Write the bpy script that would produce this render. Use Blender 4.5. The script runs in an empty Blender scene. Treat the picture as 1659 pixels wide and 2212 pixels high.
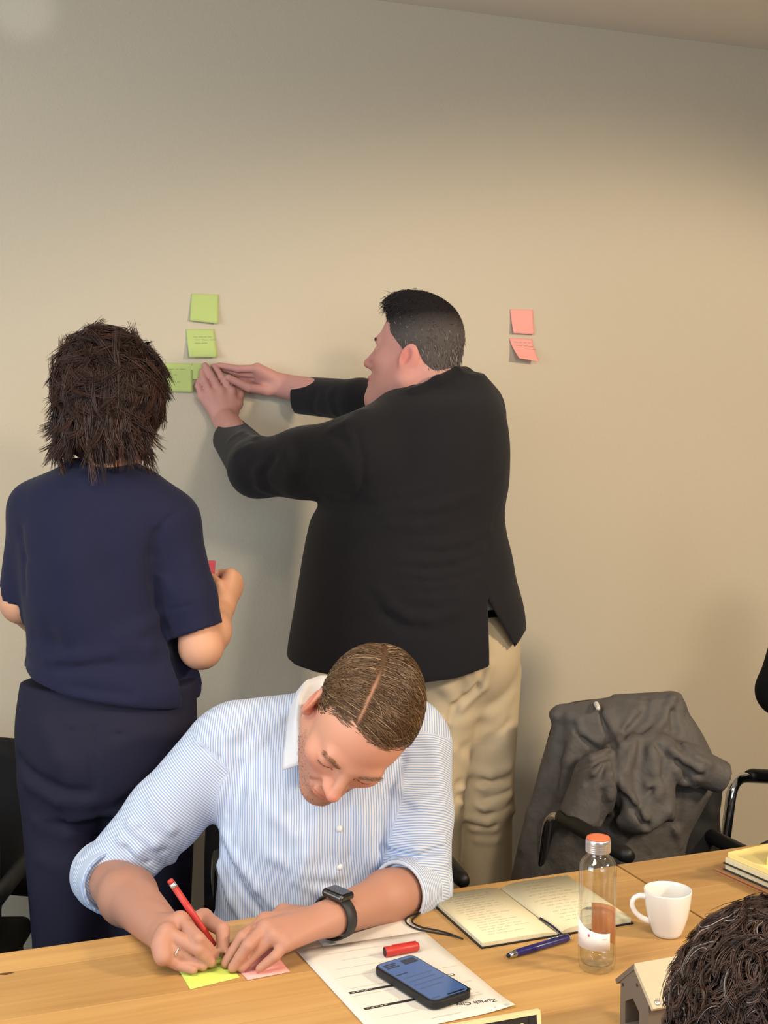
import bpy, bmesh, math, random
import numpy as np
import openvdb as vdb
from math import sin, cos, pi, radians, atan
from mathutils import Vector, Matrix

# ------------------------------------------------------------------ camera
F_PX, CX, CY = 2720.0, 829.5, 1106.0
PITCH, YAW, HC = atan(188 / 2720.0), radians(20.8), 1.545
TZ = 0.745                                  # table top height
SC = bpy.context.scene
COL = SC.collection
cam = bpy.data.cameras.new('camera')
cam.sensor_fit = 'VERTICAL'
cam.sensor_height = 24.0
cam.lens = F_PX / 2212.0 * 24.0
cam.clip_start = 0.05
camo = bpy.data.objects.new('camera', cam)
camo.location = (0, 0, HC)
camo.rotation_euler = (pi / 2 - PITCH, 0, -YAW)
COL.objects.link(camo)
SC.camera = camo

# ------------------------------------------------------------------ light
SC.view_settings.view_transform = 'Standard'
SC.view_settings.look = 'None'
SC.view_settings.gamma = 1.0
SC.view_settings.use_curve_mapping = False
SC.view_settings.exposure = -0.16
SC.cycles.transparent_max_bounces = 32
world = bpy.data.worlds.new('world')
SC.world = world
world.use_nodes = True
world.node_tree.nodes['Background'].inputs[0].default_value = (0.78, 0.86, 1.0, 1)
world.node_tree.nodes['Background'].inputs[1].default_value = 0.5


def area(name, loc, target, sx, sy, power, color, spread=180):
    l = bpy.data.lights.new(name, 'AREA')
    l.shape = 'RECTANGLE'
    l.size, l.size_y, l.energy, l.color = sx, sy, power, color
    l.spread = radians(spread)
    o = bpy.data.objects.new(name, l)
    o.location = loc
    o.rotation_euler = (Vector(target) - Vector(loc)).to_track_quat('-Z', 'Y').to_euler()
    COL.objects.link(o)
    return o


WARM, COOL = (1.0, 0.79, 0.55), (0.74, 0.87, 1.0)
area('window_daylight', (-2.9, 0.7, 1.80), (0.6, 2.4, 1.95), 2.2, 1.6, 100, COOL)
area('window_daylight', (0.2, -3.2, 1.9), (0.6, 3.0, 2.8), 3.0, 1.4, 60, (0.80, 0.90, 1.0))

area('added_table_fill', (0.0, 1.25, 2.2), (0.0, 1.25, 0), 0.9, 0.4, 19, (1.0, 0.86, 0.68))  # unseen fill lamp added above the table to brighten its top


def spot(name, loc, target, power, color, ang, blend, soft=0.02):
    l = bpy.data.lights.new(name, 'SPOT')
    l.energy, l.color, l.spot_size, l.spot_blend, l.shadow_soft_size = power, color, radians(ang), blend, soft
    o = bpy.data.objects.new(name, l)
    o.location = loc
    o.rotation_euler = (Vector(target) - Vector(loc)).to_track_quat('-Z', 'Y').to_euler()
    COL.objects.link(o)


spot('ceiling_spot', (3.1, -0.1, 2.60), (2.3, 2.2, 0.30), 440, WARM, 86, 0.32, 0.20)
spot('ceiling_spot', (0.9, -0.9, 2.60), (0.35, 1.9, 0.05), 160, (1.0, 0.86, 0.68), 86, 0.34, 0.22)
spot('added_wall_glow_spot', (-0.6, 1.2, 2.2), (0.305, 3.35, 2.585), 40, (0.9, 0.95, 1.0), 4.6, 0.9)  # invented narrow lamp, added to make the small bright patch high on the wall

# ------------------------------------------------------------------ frames
CYW, SYW = cos(YAW), sin(YAW)
CP, SP = cos(PITCH), sin(PITCH)


def w2(p):                                   # (U right, W away, Z up) -> world
    p = np.asarray(p, float)
    q = np.empty_like(p)
    q[..., 0] = p[..., 0] * CYW + p[..., 1] * SYW
    q[..., 1] = -p[..., 0] * SYW + p[..., 1] * CYW
    q[..., 2] = p[..., 2]
    return q


def px(x, y, W):                             # a sight line at distance W
    a, b = (x - CX) / F_PX, (y - CY) / F_PX
    t = W / (CP - b * SP)
    return np.array([a * t, W, HC + t * (-SP - b * CP)])


def pz(x, y, z):                             # a sight line at height z
    a, b = (x - CX) / F_PX, (y - CY) / F_PX
    t = (z - HC) / (-SP - b * CP)
    return np.array([a * t, (CP - b * SP) * t, z])


def wpz(x, y, z):
    return w2(pz(x, y, z))


def wwall(x, y, Y):                          # a sight line at the wall plane y = Y
    d = w2(px(x, y, 1.0) - np.array([0, 0, HC]))
    return d * (Y / d[1]) + np.array([0, 0, HC])


def unit(v):
    v = np.asarray(v, float)
    return v / np.linalg.norm(v)


# ------------------------------------------------------------------ materials
def lin(c):
    c = np.asarray(c, float) / 255.0
    return tuple(np.where(c <= 0.04045, c / 12.92, ((c + 0.055) / 1.055) ** 2.4)) + (1.0,)


MATS = {}


def mat(name, color=(128, 128, 128), rough=0.6, metal=0.0, spec=0.5, vcol=False, bump=None, noise=None, sheen=0.0,
        sss=0.0, trans=0.0, ior=1.45, coat=0.0, linear=None):
    if name in MATS:
        return MATS[name]
    m = bpy.data.materials.new(name)
    m.use_nodes = True
    nt = m.node_tree
    b = nt.nodes['Principled BSDF']
    col = linear if linear else lin(color)
    b.inputs['Base Color'].default_value = col
    b.inputs['Roughness'].default_value = rough
    b.inputs['Metallic'].default_value = metal
    b.inputs['Specular IOR Level'].default_value = spec
    b.inputs['IOR'].default_value = ior
    b.inputs['Transmission Weight'].default_value = trans
    b.inputs['Coat Weight'].default_value = coat
    if sheen:
        b.inputs['Sheen Weight'].default_value = sheen
        b.inputs['Sheen Roughness'].default_value = 0.5
    if sss:
        b.inputs['Subsurface Weight'].default_value = sss
        b.inputs['Subsurface Radius'].default_value = (0.012, 0.005, 0.003)
        b.inputs['Subsurface Scale'].default_value = 0.6
    src = None
    if vcol:
        a = nt.nodes.new('ShaderNodeAttribute')
        a.attribute_name = 'tint'
        src = a.outputs['Color']
    if noise:                                # (scale, amount, stretch)
        t = nt.nodes.new('ShaderNodeTexCoord')
        mp = nt.nodes.new('ShaderNodeMapping')
        mp.inputs['Scale'].default_value = noise[2] if len(noise) > 2 else (1, 1, 1)
        n = nt.nodes.new('ShaderNodeTexNoise')
        n.inputs['Scale'].default_value = noise[0]
        n.inputs['Detail'].default_value = 6
        nt.links.new(t.outputs['Object'], mp.inputs[0])
        nt.links.new(mp.outputs[0], n.inputs['Vector'])
        r = nt.nodes.new('ShaderNodeMapRange')
        r.inputs['From Min'].default_value, r.inputs['From Max'].default_value = 0.3, 0.7
        r.inputs['To Min'].default_value, r.inputs['To Max'].default_value = 1 - noise[1], 1 + noise[1]
        nt.links.new(n.outputs['Fac'], r.inputs['Value'])
        mx = nt.nodes.new('ShaderNodeVectorMath')
        mx.operation = 'SCALE'
        if src is None:
            mx.inputs[0].default_value = col[:3]
        else:
            nt.links.new(src, mx.inputs[0])
        nt.links.new(r.outputs[0], mx.inputs['Scale'])
        src = mx.outputs[0]
    if src is not None:
        nt.links.new(src, b.inputs['Base Color'])
    if bump:                                 # (scale, strength, distance)
        t = nt.nodes.new('ShaderNodeTexCoord')
        n = nt.nodes.new('ShaderNodeTexNoise')
        n.inputs['Scale'].default_value = bump[0]
        n.inputs['Detail'].default_value = 3
        nt.links.new(t.outputs['Object'], n.inputs['Vector'])
        bp = nt.nodes.new('ShaderNodeBump')
        bp.inputs['Strength'].default_value = bump[1]
        bp.inputs['Distance'].default_value = bump[2]
        nt.links.new(n.outputs['Fac'], bp.inputs['Height'])
        nt.links.new(bp.outputs[0], b.inputs['Normal'])
    MATS[name] = m
    return m


def oak():
    m = bpy.data.materials.new('oak')
    m.use_nodes = True
    nt = m.node_tree
    N, L = nt.nodes, nt.links
    b = N['Principled BSDF']
    b.inputs['Roughness'].default_value = 0.42
    b.inputs['Specular IOR Level'].default_value = 0.35
    t = N.new('ShaderNodeTexCoord')
    oi = N.new('ShaderNodeObjectInfo')
    add = N.new('ShaderNodeVectorMath')
    add.operation = 'MULTIPLY_ADD'
    cb = N.new('ShaderNodeCombineXYZ')
    for i in range(3):
        L.new(oi.outputs['Random'], cb.inputs[i])
    L.new(cb.outputs[0], add.inputs[0])
    add.inputs[1].default_value = (17, 9, 5)
    L.new(t.outputs['Object'], add.inputs[2])

    def noise(scale, st, det=5, dist=0.0):
        mp = N.new('ShaderNodeMapping')
        mp.inputs['Scale'].default_value = st
        L.new(add.outputs[0], mp.inputs[0])
        n = N.new('ShaderNodeTexNoise')
        n.inputs['Scale'].default_value = scale
        n.inputs['Detail'].default_value = det
        n.inputs['Distortion'].default_value = dist
        L.new(mp.outputs[0], n.inputs['Vector'])
        return n.outputs['Fac']
    fine = noise(26, (0.12, 3.2, 1))
    wide = noise(5, (0.25, 2.4, 1), 3, 0.6)
    r1 = N.new('ShaderNodeValToRGB')
    e = r1.color_ramp.elements
    e[0].position, e[0].color = 0.3, lin((172, 129, 75))
    e[1].position, e[1].color = 0.68, lin((202, 160, 100))
    mxf = N.new('ShaderNodeMath')
    mxf.operation = 'MULTIPLY_ADD'
    L.new(fine, mxf.inputs[0])
    mxf.inputs[1].default_value = 0.45
    half = N.new('ShaderNodeMath')
    half.operation = 'MULTIPLY'
    L.new(wide, half.inputs[0])
    half.inputs[1].default_value = 0.55
    L.new(half.outputs[0], mxf.inputs[2])
    L.new(mxf.outputs[0], r1.inputs[0])
    vr = N.new('ShaderNodeMapRange')
    L.new(oi.outputs['Random'], vr.inputs['Value'])
    vr.inputs['To Min'].default_value, vr.inputs['To Max'].default_value = 0.88, 1.06
    sc = N.new('ShaderNodeVectorMath')
    sc.operation = 'SCALE'
    L.new(r1.outputs[0], sc.inputs[0])
    L.new(vr.outputs[0], sc.inputs['Scale'])
    L.new(sc.outputs[0], b.inputs['Base Color'])
    bp = N.new('ShaderNodeBump')
    bp.inputs['Strength'].default_value = 0.12
    bp.inputs['Distance'].default_value = 0.001
    L.new(fine, bp.inputs['Height'])
    L.new(bp.outputs[0], b.inputs['Normal'])
    return m


def stripes():
    m = bpy.data.materials.new('striped_cotton')
    m.use_nodes = True
    nt = m.node_tree
    N, L = nt.nodes, nt.links
    b = N['Principled BSDF']
    b.inputs['Roughness'].default_value = 0.8
    b.inputs['Specular IOR Level'].default_value = 0.25
    a = N.new('ShaderNodeAttribute')
    a.attribute_name = 'stripe'
    ml = N.new('ShaderNodeMath')
    ml.operation = 'MULTIPLY'
    ml.inputs[1].default_value = 2 * pi / 0.0043
    L.new(a.outputs['Fac'], ml.inputs[0])
    s = N.new('ShaderNodeMath')
    s.operation = 'SINE'
    L.new(ml.outputs[0], s.inputs[0])
    r = N.new('ShaderNodeValToRGB')
    e = r.color_ramp.elements
    mr = N.new('ShaderNodeMapRange')
    mr.inputs['From Min'].default_value = -1
    L.new(s.outputs[0], mr.inputs['Value'])
    L.new(mr.outputs[0], r.inputs[0])
    e[0].position, e[0].color = 0.22, lin((144, 168, 212))
    e[1].position, e[1].color = 0.5, lin((213, 217, 224))
    L.new(r.outputs[0], b.inputs['Base Color'])
    return m


# ------------------------------------------------------------------ scene helpers
def tag(o, label=None, cat=None, group=None, kind=None):
    for k, v in (('label', label), ('category', cat), ('group', group), ('kind', kind)):
        if v:
            o[k] = v
    return o


def link(name, me, m=None, parent=None, loc=None, smooth=True):
    o = bpy.data.objects.new(name, me)
    COL.objects.link(o)
    if m is not None:
        me.materials.append(m)
    if smooth and len(me.polygons):
        me.polygons.foreach_set('use_smooth', np.ones(len(me.polygons), bool))
    if loc is not None:
        o.location = loc
    if parent is not None:
        o.parent = parent
    return o


def empty(name, loc, rz=0.0, label=None, cat=None, group=None, rot=None):
    o = bpy.data.objects.new(name, None)
    COL.objects.link(o)
    o.empty_display_size = 0.05
    o.location = loc
    o.rotation_euler = rot if rot is not None else (0, 0, rz)
    return tag(o, label, cat, group)


def pymesh(name, v, f):
    me = bpy.data.meshes.new(name)
    me.from_pydata([tuple(map(float, p)) for p in v], [], [tuple(map(int, q)) for q in f])
    me.update()
    return me


def npmesh(name, V, tris=None, quads=None):
    me = bpy.data.meshes.new(name)
    V = np.ascontiguousarray(V, np.float32)
    loops, starts, tot, n = [], [], [], 0
    if tris is not None and len(tris):
        loops.append(np.asarray(tris, np.int32).ravel())
        starts.append(np.arange(len(tris), dtype=np.int32) * 3)
        n = len(tris) * 3
    if quads is not None and len(quads):
        loops.append(np.asarray(quads, np.int32).ravel())
        starts.append(n + np.arange(len(quads), dtype=np.int32) * 4)
    loops, starts = np.concatenate(loops), np.concatenate(starts)
    me.vertices.add(len(V))
    me.vertices.foreach_set('co', V.ravel())
    me.loops.add(len(loops))
    me.loops.foreach_set('vertex_index', loops)
    me.polygons.add(len(starts))
    me.polygons.foreach_set('loop_start', starts)
    me.update(calc_edges=True)
    me.validate()
    return me


def bm_mesh(name, bm):
    me = bpy.data.meshes.new(name)
    bm.to_mesh(me)
    bm.free()
    return me


def bevbox(name, c, s, m, parent=None, bev=0.002, seg=2, rot=None):
    bm = bmesh.new()
    bmesh.ops.create_cube(bm, size=1.0)
    bmesh.ops.scale(bm, vec=s, verts=bm.verts)
    if bev:
        bmesh.ops.bevel(bm, geom=bm.edges[:], offset=min(bev, min(s) * 0.49), segments=seg, profile=0.5, affect='EDGES')
    if rot is not None:
        bmesh.ops.rotate(bm, matrix=Matrix(rot) if not isinstance(rot, Matrix) else rot, verts=bm.verts)
    bmesh.ops.translate(bm, vec=c, verts=bm.verts)
    return link(name, bm_mesh(name, bm), m, parent, smooth=False)


def tube_geo(pts, r, n=10, closed=False, cap=True):
    pts = [np.asarray(p, float) for p in pts]
    k = len(pts)
    rr = [r] * k if np.isscalar(r) else list(r)
    V, Fc = [], []
    prev = None
    for i in range(k):
        if closed:
            t = pts[(i + 1) % k] - pts[i - 1]
        else:
            t = pts[min(i + 1, k - 1)] - pts[max(i - 1, 0)]
        t = unit(t)
        if prev is None:
            a = np.array([0, 0, 1.0]) if abs(t[2]) < 0.9 else np.array([1.0, 0, 0])
        else:
            a = prev
        nrm = unit(a - t * np.dot(a, t))
        prev = nrm
        bn = np.cross(t, nrm)
        for j in range(n):
            th = 2 * pi * j / n
            V.append(pts[i] + rr[i] * (cos(th) * nrm + sin(th) * bn))
    m = k if closed else k - 1
    for i in range(m):
        for j in range(n):
            a, b = i * n + j, i * n + (j + 1) % n
            c, d = ((i + 1) % k) * n + (j + 1) % n, ((i + 1) % k) * n + j
            Fc.append((a, b, c, d))
    if cap and not closed:
        Fc.append(tuple(range(n))[::-1])
        Fc.append(tuple(range((k - 1) * n, k * n)))
    return V, Fc


def round_path(pts, rad, seg=6):
    pts = [np.asarray(p, float) for p in pts]
    out = [pts[0]]
    for i in range(1, len(pts) - 1):
        a, b, c = pts[i - 1], pts[i], pts[i + 1]
        d1, d2 = unit(a - b), unit(c - b)
        r = min(rad, np.linalg.norm(a - b) * 0.49, np.linalg.norm(c - b) * 0.49)
        for s in range(seg + 1):
            t = s / seg
            out.append((1 - t) ** 2 * (b + d1 * r) + 2 * t * (1 - t) * b + t * t * (b + d2 * r))
    out.append(pts[-1])
    return out


def tube(name, pts, r, m, parent=None, n=10, rad=0.0, closed=False):
    if rad:
        q = round_path(pts, rad)
        if not np.isscalar(r):
            r = list(np.interp(np.linspace(0, 1, len(q)), np.linspace(0, 1, len(pts)), r))
        pts = q
    return link(name, pymesh(name, *tube_geo(pts, r, n, closed)), m, parent)


def lathe_geo(prof, n=40, axis_z=True, close_bottom=True, close_top=True):
    V, Fc = [], []
    for r, z in prof:
        for j in range(n):
            V.append((r * cos(2 * pi * j / n), r * sin(2 * pi * j / n), z))
    k = len(prof)
    for i in range(k - 1):
        for j in range(n):
            Fc.append((i * n + j, i * n + (j + 1) % n, (i + 1) * n + (j + 1) % n, (i + 1) * n + j))
    if close_bottom:
        Fc.append(tuple(range(n))[::-1])
    if close_top:
        Fc.append(tuple(range((k - 1) * n, k * n)))
    return V, Fc


def lathe(name, prof, m, parent=None, n=40, cb=True, ct=True):
    return link(name, pymesh(name, *lathe_geo(prof, n, True, cb, ct)), m, parent)


def prism(name, poly, h, m, parent=None, z0=0.0, bev=0.0):
    """a flat outline in x,y with thickness h"""
    bm = bmesh.new()
    vs = [bm.verts.new((p[0], p[1], z0)) for p in poly]
    f = bm.faces.new(vs)
    if f.normal.z > 0 or sum(poly[i][0] * poly[(i + 1) % len(poly)][1] - poly[(i + 1) % len(poly)][0] * poly[i][1] for i in range(len(poly))) > 0:
        f.normal_flip()
    e = bmesh.ops.extrude_face_region(bm, geom=[f])
    bmesh.ops.translate(bm, vec=(0, 0, h), verts=[v for v in e['geom'] if isinstance(v, bmesh.types.BMVert)])
    if bev:
        bmesh.ops.bevel(bm, geom=[q for q in bm.edges], offset=bev, segments=2, profile=0.5, affect='EDGES')
    bmesh.ops.recalc_face_normals(bm, faces=bm.faces)
    return link(name, bm_mesh(name, bm), m, parent, smooth=False)


def rrect(w, h, r, n=6):
    out = []
    for cx, cy, a0 in ((w / 2 - r, h / 2 - r, 0), (-w / 2 + r, h / 2 - r, 90), (-w / 2 + r, -h / 2 + r, 180), (w / 2 - r, -h / 2 + r, 270)):
        for i in range(n + 1):
            a = radians(a0 + 90 * i / n)
            out.append((cx + r * cos(a), cy + r * sin(a)))
    return out

# ------------------------------------------------------------------ sculpting with distance fields
def smin(a, b, k):
    if k <= 0:
        return np.minimum(a, b)
    h = np.clip(0.5 + 0.5 * (b - a) / k, 0, 1)
    return b + (a - b) * h - k * h * (1 - h)


def rc(a, b, ra, rb=None):                   # tapered capsule
    a, b = np.asarray(a, float), np.asarray(b, float)
    rb = ra if rb is None else rb
    ba = b - a
    L2 = max(float(ba @ ba), 1e-12)

    def fn(P):
        q = P - a
        h = np.clip(q @ ba / L2, 0, 1)
        return np.sqrt(((q - h[:, None] * ba) ** 2).sum(1)) - (ra + (rb - ra) * h)
    return fn, np.minimum(a - ra, b - rb), np.maximum(a + ra, b + rb)


def sph(c, r):
    return rc(c, np.asarray(c, float) + 1e-6, r)


def ell(c, r, R=None):
    c, r = np.asarray(c, float), np.asarray(r, float)
    R = np.eye(3) if R is None else np.asarray(R)

    def fn(P):
        q = (P - c) @ R
        k0 = np.sqrt(((q / r) ** 2).sum(1))
        k1 = np.sqrt(((q / r ** 2) ** 2).sum(1))
        return np.where(k0 < 0.05, -r.min(), k0 * (k0 - 1) / np.maximum(k1, 1e-9))
    m = r.max()
    return fn, c - m, c + m


def rbox(c, h, rad, R=None):
    c, h = np.asarray(c, float), np.asarray(h, float)
    R = np.eye(3) if R is None else np.asarray(R)

    def fn(P):
        q = np.abs((P - c) @ R) - (h - rad)
        return np.sqrt((np.maximum(q, 0) ** 2).sum(1)) + np.minimum(q.max(1), 0) - rad
    m = np.linalg.norm(h)
    return fn, c - m, c + m


def smooth_rows(rows, n=160):
    rows = np.array(sorted(rows, key=lambda r: r[0]), float)
    z = rows[:, 0]
    zz = np.linspace(z[0], z[-1], n)
    out = [zz]
    for c in range(1, rows.shape[1]):
        y = rows[:, c]
        d = np.gradient(y, z)
        i = np.clip(np.searchsorted(z, zz) - 1, 0, len(z) - 2)
        h = z[i + 1] - z[i]
        t = (zz - z[i]) / h
        out.append((2 * t ** 3 - 3 * t ** 2 + 1) * y[i] + (t ** 3 - 2 * t ** 2 + t) * h * d[i]
                   + (-2 * t ** 3 + 3 * t ** 2) * y[i + 1] + (t ** 3 - t ** 2) * h * d[i + 1])
    return np.array(out)


def loft(rows, inset=0.0, z0=None, z1=None, rot=0.0, power=2.0):
    """upright body of elliptical sections: rows of (z, U, W, half width, half depth)"""
    T = smooth_rows(rows)
    T[3] = np.maximum(T[3] - inset, 0.004)
    T[4] = np.maximum(T[4] - inset, 0.004)
    lo, hi = (T[0][0] if z0 is None else z0), (T[0][-1] if z1 is None else z1)
    cr, sr = cos(rot), sin(rot)

    def fn(P):
        z = P[:, 2]
        u, w, a, b = (np.interp(z, T[0], T[i]) for i in (1, 2, 3, 4))
        x, y = P[:, 0] - u, P[:, 1] - w
        if rot:
            x, y = x * cr + y * sr, -x * sr + y * cr
        if power == 2.0:
            k0 = np.sqrt((x / a) ** 2 + (y / b) ** 2)
            k1 = np.sqrt((x / a ** 2) ** 2 + (y / b ** 2) ** 2)
        else:
            k0 = ((np.abs(x) / a) ** power + (np.abs(y) / b) ** power) ** (1 / power)
            k1 = np.sqrt((x / a ** 2) ** 2 + (y / b ** 2) ** 2)
        d = np.where(k0 < 0.1, -np.minimum(a, b), k0 * (k0 - 1) / np.maximum(k1, 1e-9))
        return np.maximum(np.maximum(d, z - hi), lo - z)
    m = np.maximum(T[3], T[4])
    return fn, np.array([(T[1] - m).min(), (T[2] - m).min(), lo]), np.array([(T[1] + m).max(), (T[2] + m).max(), hi])


def prow(y, xl, xr, W, b):
    c = px((xl + xr) / 2, y, W)
    return (c[2], c[0], W, px(xr, y, W)[0] - c[0], b)


def half(p, n):                              # the side of a plane that n points away from
    p, n = np.asarray(p, float), unit(n)
    big = np.array([9.0, 9, 9])
    return (lambda P: (P - p) @ n), -big, big


def polyUZ(pts, W, lo=-9, hi=9):             # convex outline seen along W, from pixels
    q = [px(x, y, W)[[0, 2]] for x, y in pts]
    ar = sum(q[i][0] * q[(i + 1) % len(q)][1] - q[(i + 1) % len(q)][0] * q[i][1] for i in range(len(q)))
    if ar < 0:
        q = q[::-1]

    def fn(P):
        d = np.full(len(P), -9.0)
        for i in range(len(q)):
            a, b = q[i], q[(i + 1) % len(q)]
            n = unit(np.array([b[1] - a[1], -(b[0] - a[0])]))
            d = np.maximum(d, (P[:, 0] - a[0]) * n[0] + (P[:, 2] - a[1]) * n[1])
        return np.maximum(np.maximum(d, P[:, 1] - hi), lo - P[:, 1])
    return fn, np.array([-9.0] * 3), np.array([9.0] * 3)


class SDF:
    def __init__(s):
        s.ops, s.brushes = [], []

    def u(s, prim, k=0.01):
        s.ops.append(('u', prim, k))
        return s

    def sub(s, prim, k=0.0):
        s.ops.append(('s', prim, k))
        return s

    def cut(s, prim, k=0.0):
        s.ops.append(('i', prim, k))
        return s

    def ev(s, P, lo=None, hi=None, brush=True):
        d = np.full(len(P), 1.0)
        for op, (fn, a, b), k in s.ops:
            if lo is not None and op in 'us':
                m = k + 0.012
                if (a - m > hi).any() or (b + m < lo).any():
                    continue
            e = fn(P)
            if op == 'u':
                d = smin(d, e, k)
            elif op == 's':
                d = -smin(-d, e, k)
            else:
                d = -smin(-d, -e, k)
        if brush:
            for a, b, w, amp in s.brushes:
                m = 2.5 * w
                if lo is not None and ((np.minimum(a, b) - m > hi).any() or (np.maximum(a, b) + m < lo).any()):
                    continue
                ba = b - a
                h = np.clip((P - a) @ ba / max(ba @ ba, 1e-12), 0, 1)
                q2 = ((P - a - h[:, None] * ba) ** 2).sum(1)
                d = d - amp * np.exp(-q2 / w ** 2)
        return d

    def snap(s, pts, W0=1.2, W1=3.5):
        """march sight lines onto the surface"""
        p = np.array(pts, float)
        a, b = (p[:, 0] - CX) / F_PX, (p[:, 1] - CY) / F_PX
        D = np.stack([a, CP - b * SP, -SP - b * CP], 1)
        D /= np.linalg.norm(D, axis=1)[:, None]
        t = np.full(len(p), W0) / D[:, 1]
        o = np.array([0, 0, HC])
        for _ in range(70):
            d = s.ev(o + D * t[:, None], brush=False)
            t = t + np.clip(d * 0.7, -0.02, 0.08)
        hit = np.abs(d) < 0.01
        return o + D * t[:, None], hit

    def folds(s, lines, W0=1.2):
        """lines of (pixel polyline, width, height): ridges (+) and creases (-) pressed into the cloth"""
        flat = [p for l in lines for p in l[0]]
        Q, hit = s.snap(flat, W0)
        i = 0
        for pts, w, amp in lines:
            n = len(pts)
            for j in range(n - 1):
                if hit[i + j] and hit[i + j + 1]:
                    s.brushes.append((Q[i + j], Q[i + j + 1], w, amp * (0.6 if j in (0, n - 2) and n > 3 else 1.0)))
            i += n

    def project(s, P):
        P = np.array(P, float)
        for _ in range(3):
            d = s.ev(P)
            g = np.stack([s.ev(P + e) - d for e in np.eye(3) * 5e-4], 1)
            g /= np.linalg.norm(g, axis=1, keepdims=True) + 1e-9
            P = P - g * d[:, None]
        return P, g

    def mesh(s, h, adapt=0.0, bounds=None):
        us = [p for o, p, k in s.ops if o == 'u']
        lo = np.min([p[1] for p in us], 0) - 4 * h
        hi = np.max([p[2] for p in us], 0) + 4 * h
        if bounds is not None:
            lo, hi = np.maximum(lo, bounds[0]), np.minimum(hi, bounds[1])
        B = 16
        nb = np.ceil((hi - lo) / (h * B)).astype(int)
        g = np.stack(np.meshgrid(*[np.arange(n) for n in nb], indexing='ij'), -1).reshape(-1, 3)
        cen = lo + (g * B + (B - 1) / 2) * h
        d = np.concatenate([s.ev(c) for c in np.array_split(cen, max(1, len(cen) // 20000))])
        rad = h * B * 0.5 * 1.75 * 1.35
        grid = vdb.FloatGrid(4 * h)
        near = np.abs(d) < rad + 0.004
        off = np.stack(np.meshgrid(*[np.arange(B)] * 3, indexing='ij'), -1).reshape(-1, 3) * h
        for ijk in g[(~near) & (d < 0)]:
            o = ijk * B
            grid.fill(tuple(int(v) for v in o), tuple(int(v) for v in o + B - 1), -4 * h)
        for ijk in g[near]:
            o = ijk * B
            b0 = lo + o * h
            v = s.ev(b0 + off, b0 - h, b0 + B * h)
            if v.min() > 3 * h:
                continue
            v = np.clip(v, -4 * h, 4 * h).astype(np.float32).reshape(B, B, B)
            grid.copyFromArray(np.ascontiguousarray(v), ijk=tuple(int(q) for q in o))
        pts, tris, quads = grid.convertToPolygons(0.0, adapt)
        return pts * h + lo, tris, quads[:, ::-1] if len(quads) else quads


def sculpt(name, S, h, m, parent=None, base=(0, 0, 0), tint=None, stripe=None, adapt=0.0, bounds=None):
    P, t, q = S.mesh(h, adapt, bounds)
    t = t[:, ::-1] if len(t) else t
    V = w2(P) - np.asarray(base)
    me = npmesh(name, V, t, q)
    if tint is not None:
        c = np.ones((len(P), 4), np.float32)
        c[:, :3] = tint(P)
        me.attributes.new('tint', 'FLOAT_COLOR', 'POINT').data.foreach_set('color', c.ravel())
    if stripe is not None:
        me.attributes.new('stripe', 'FLOAT', 'POINT').data.foreach_set('value', stripe(P).astype(np.float32))
    return link(name, me, m, parent, loc=None if parent is not None else base)


# ------------------------------------------------------------------ heads, hands, hair
class Head:
    """local frame: x = person's right, y = face direction, z = crown; metres times scale"""

    def __init__(s, C, Fw, T, scale=1.0):
        Fw = unit(Fw)
        T = unit(np.asarray(T, float) - Fw * np.dot(T, Fw))
        X = np.cross(Fw, T)
        s.C, s.R, s.k = np.asarray(C, float), np.stack([X, Fw, T], 1), scale

    def w(s, p):
        return s.C + s.R @ (np.asarray(p, float) * s.k)

    def l(s, P):
        return (P - s.C) @ s.R / s.k

    def E(s, c, r, R=None):
        return ell(s.w(c), np.asarray(r, float) * s.k, s.R if R is None else s.R @ R)

    def Cc(s, a, b, ra, rb=None):
        return rc(s.w(a), s.w(b), ra * s.k, (ra if rb is None else rb) * s.k)


def rotz(a):
    return np.array([[cos(a), -sin(a), 0], [sin(a), cos(a), 0], [0, 0, 1]])


def rotx(a):
    return np.array([[1, 0, 0], [0, cos(a), -sin(a)], [0, sin(a), cos(a)]])


def roty(a):
    return np.array([[cos(a), 0, sin(a)], [0, 1, 0], [-sin(a), 0, cos(a)]])


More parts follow.
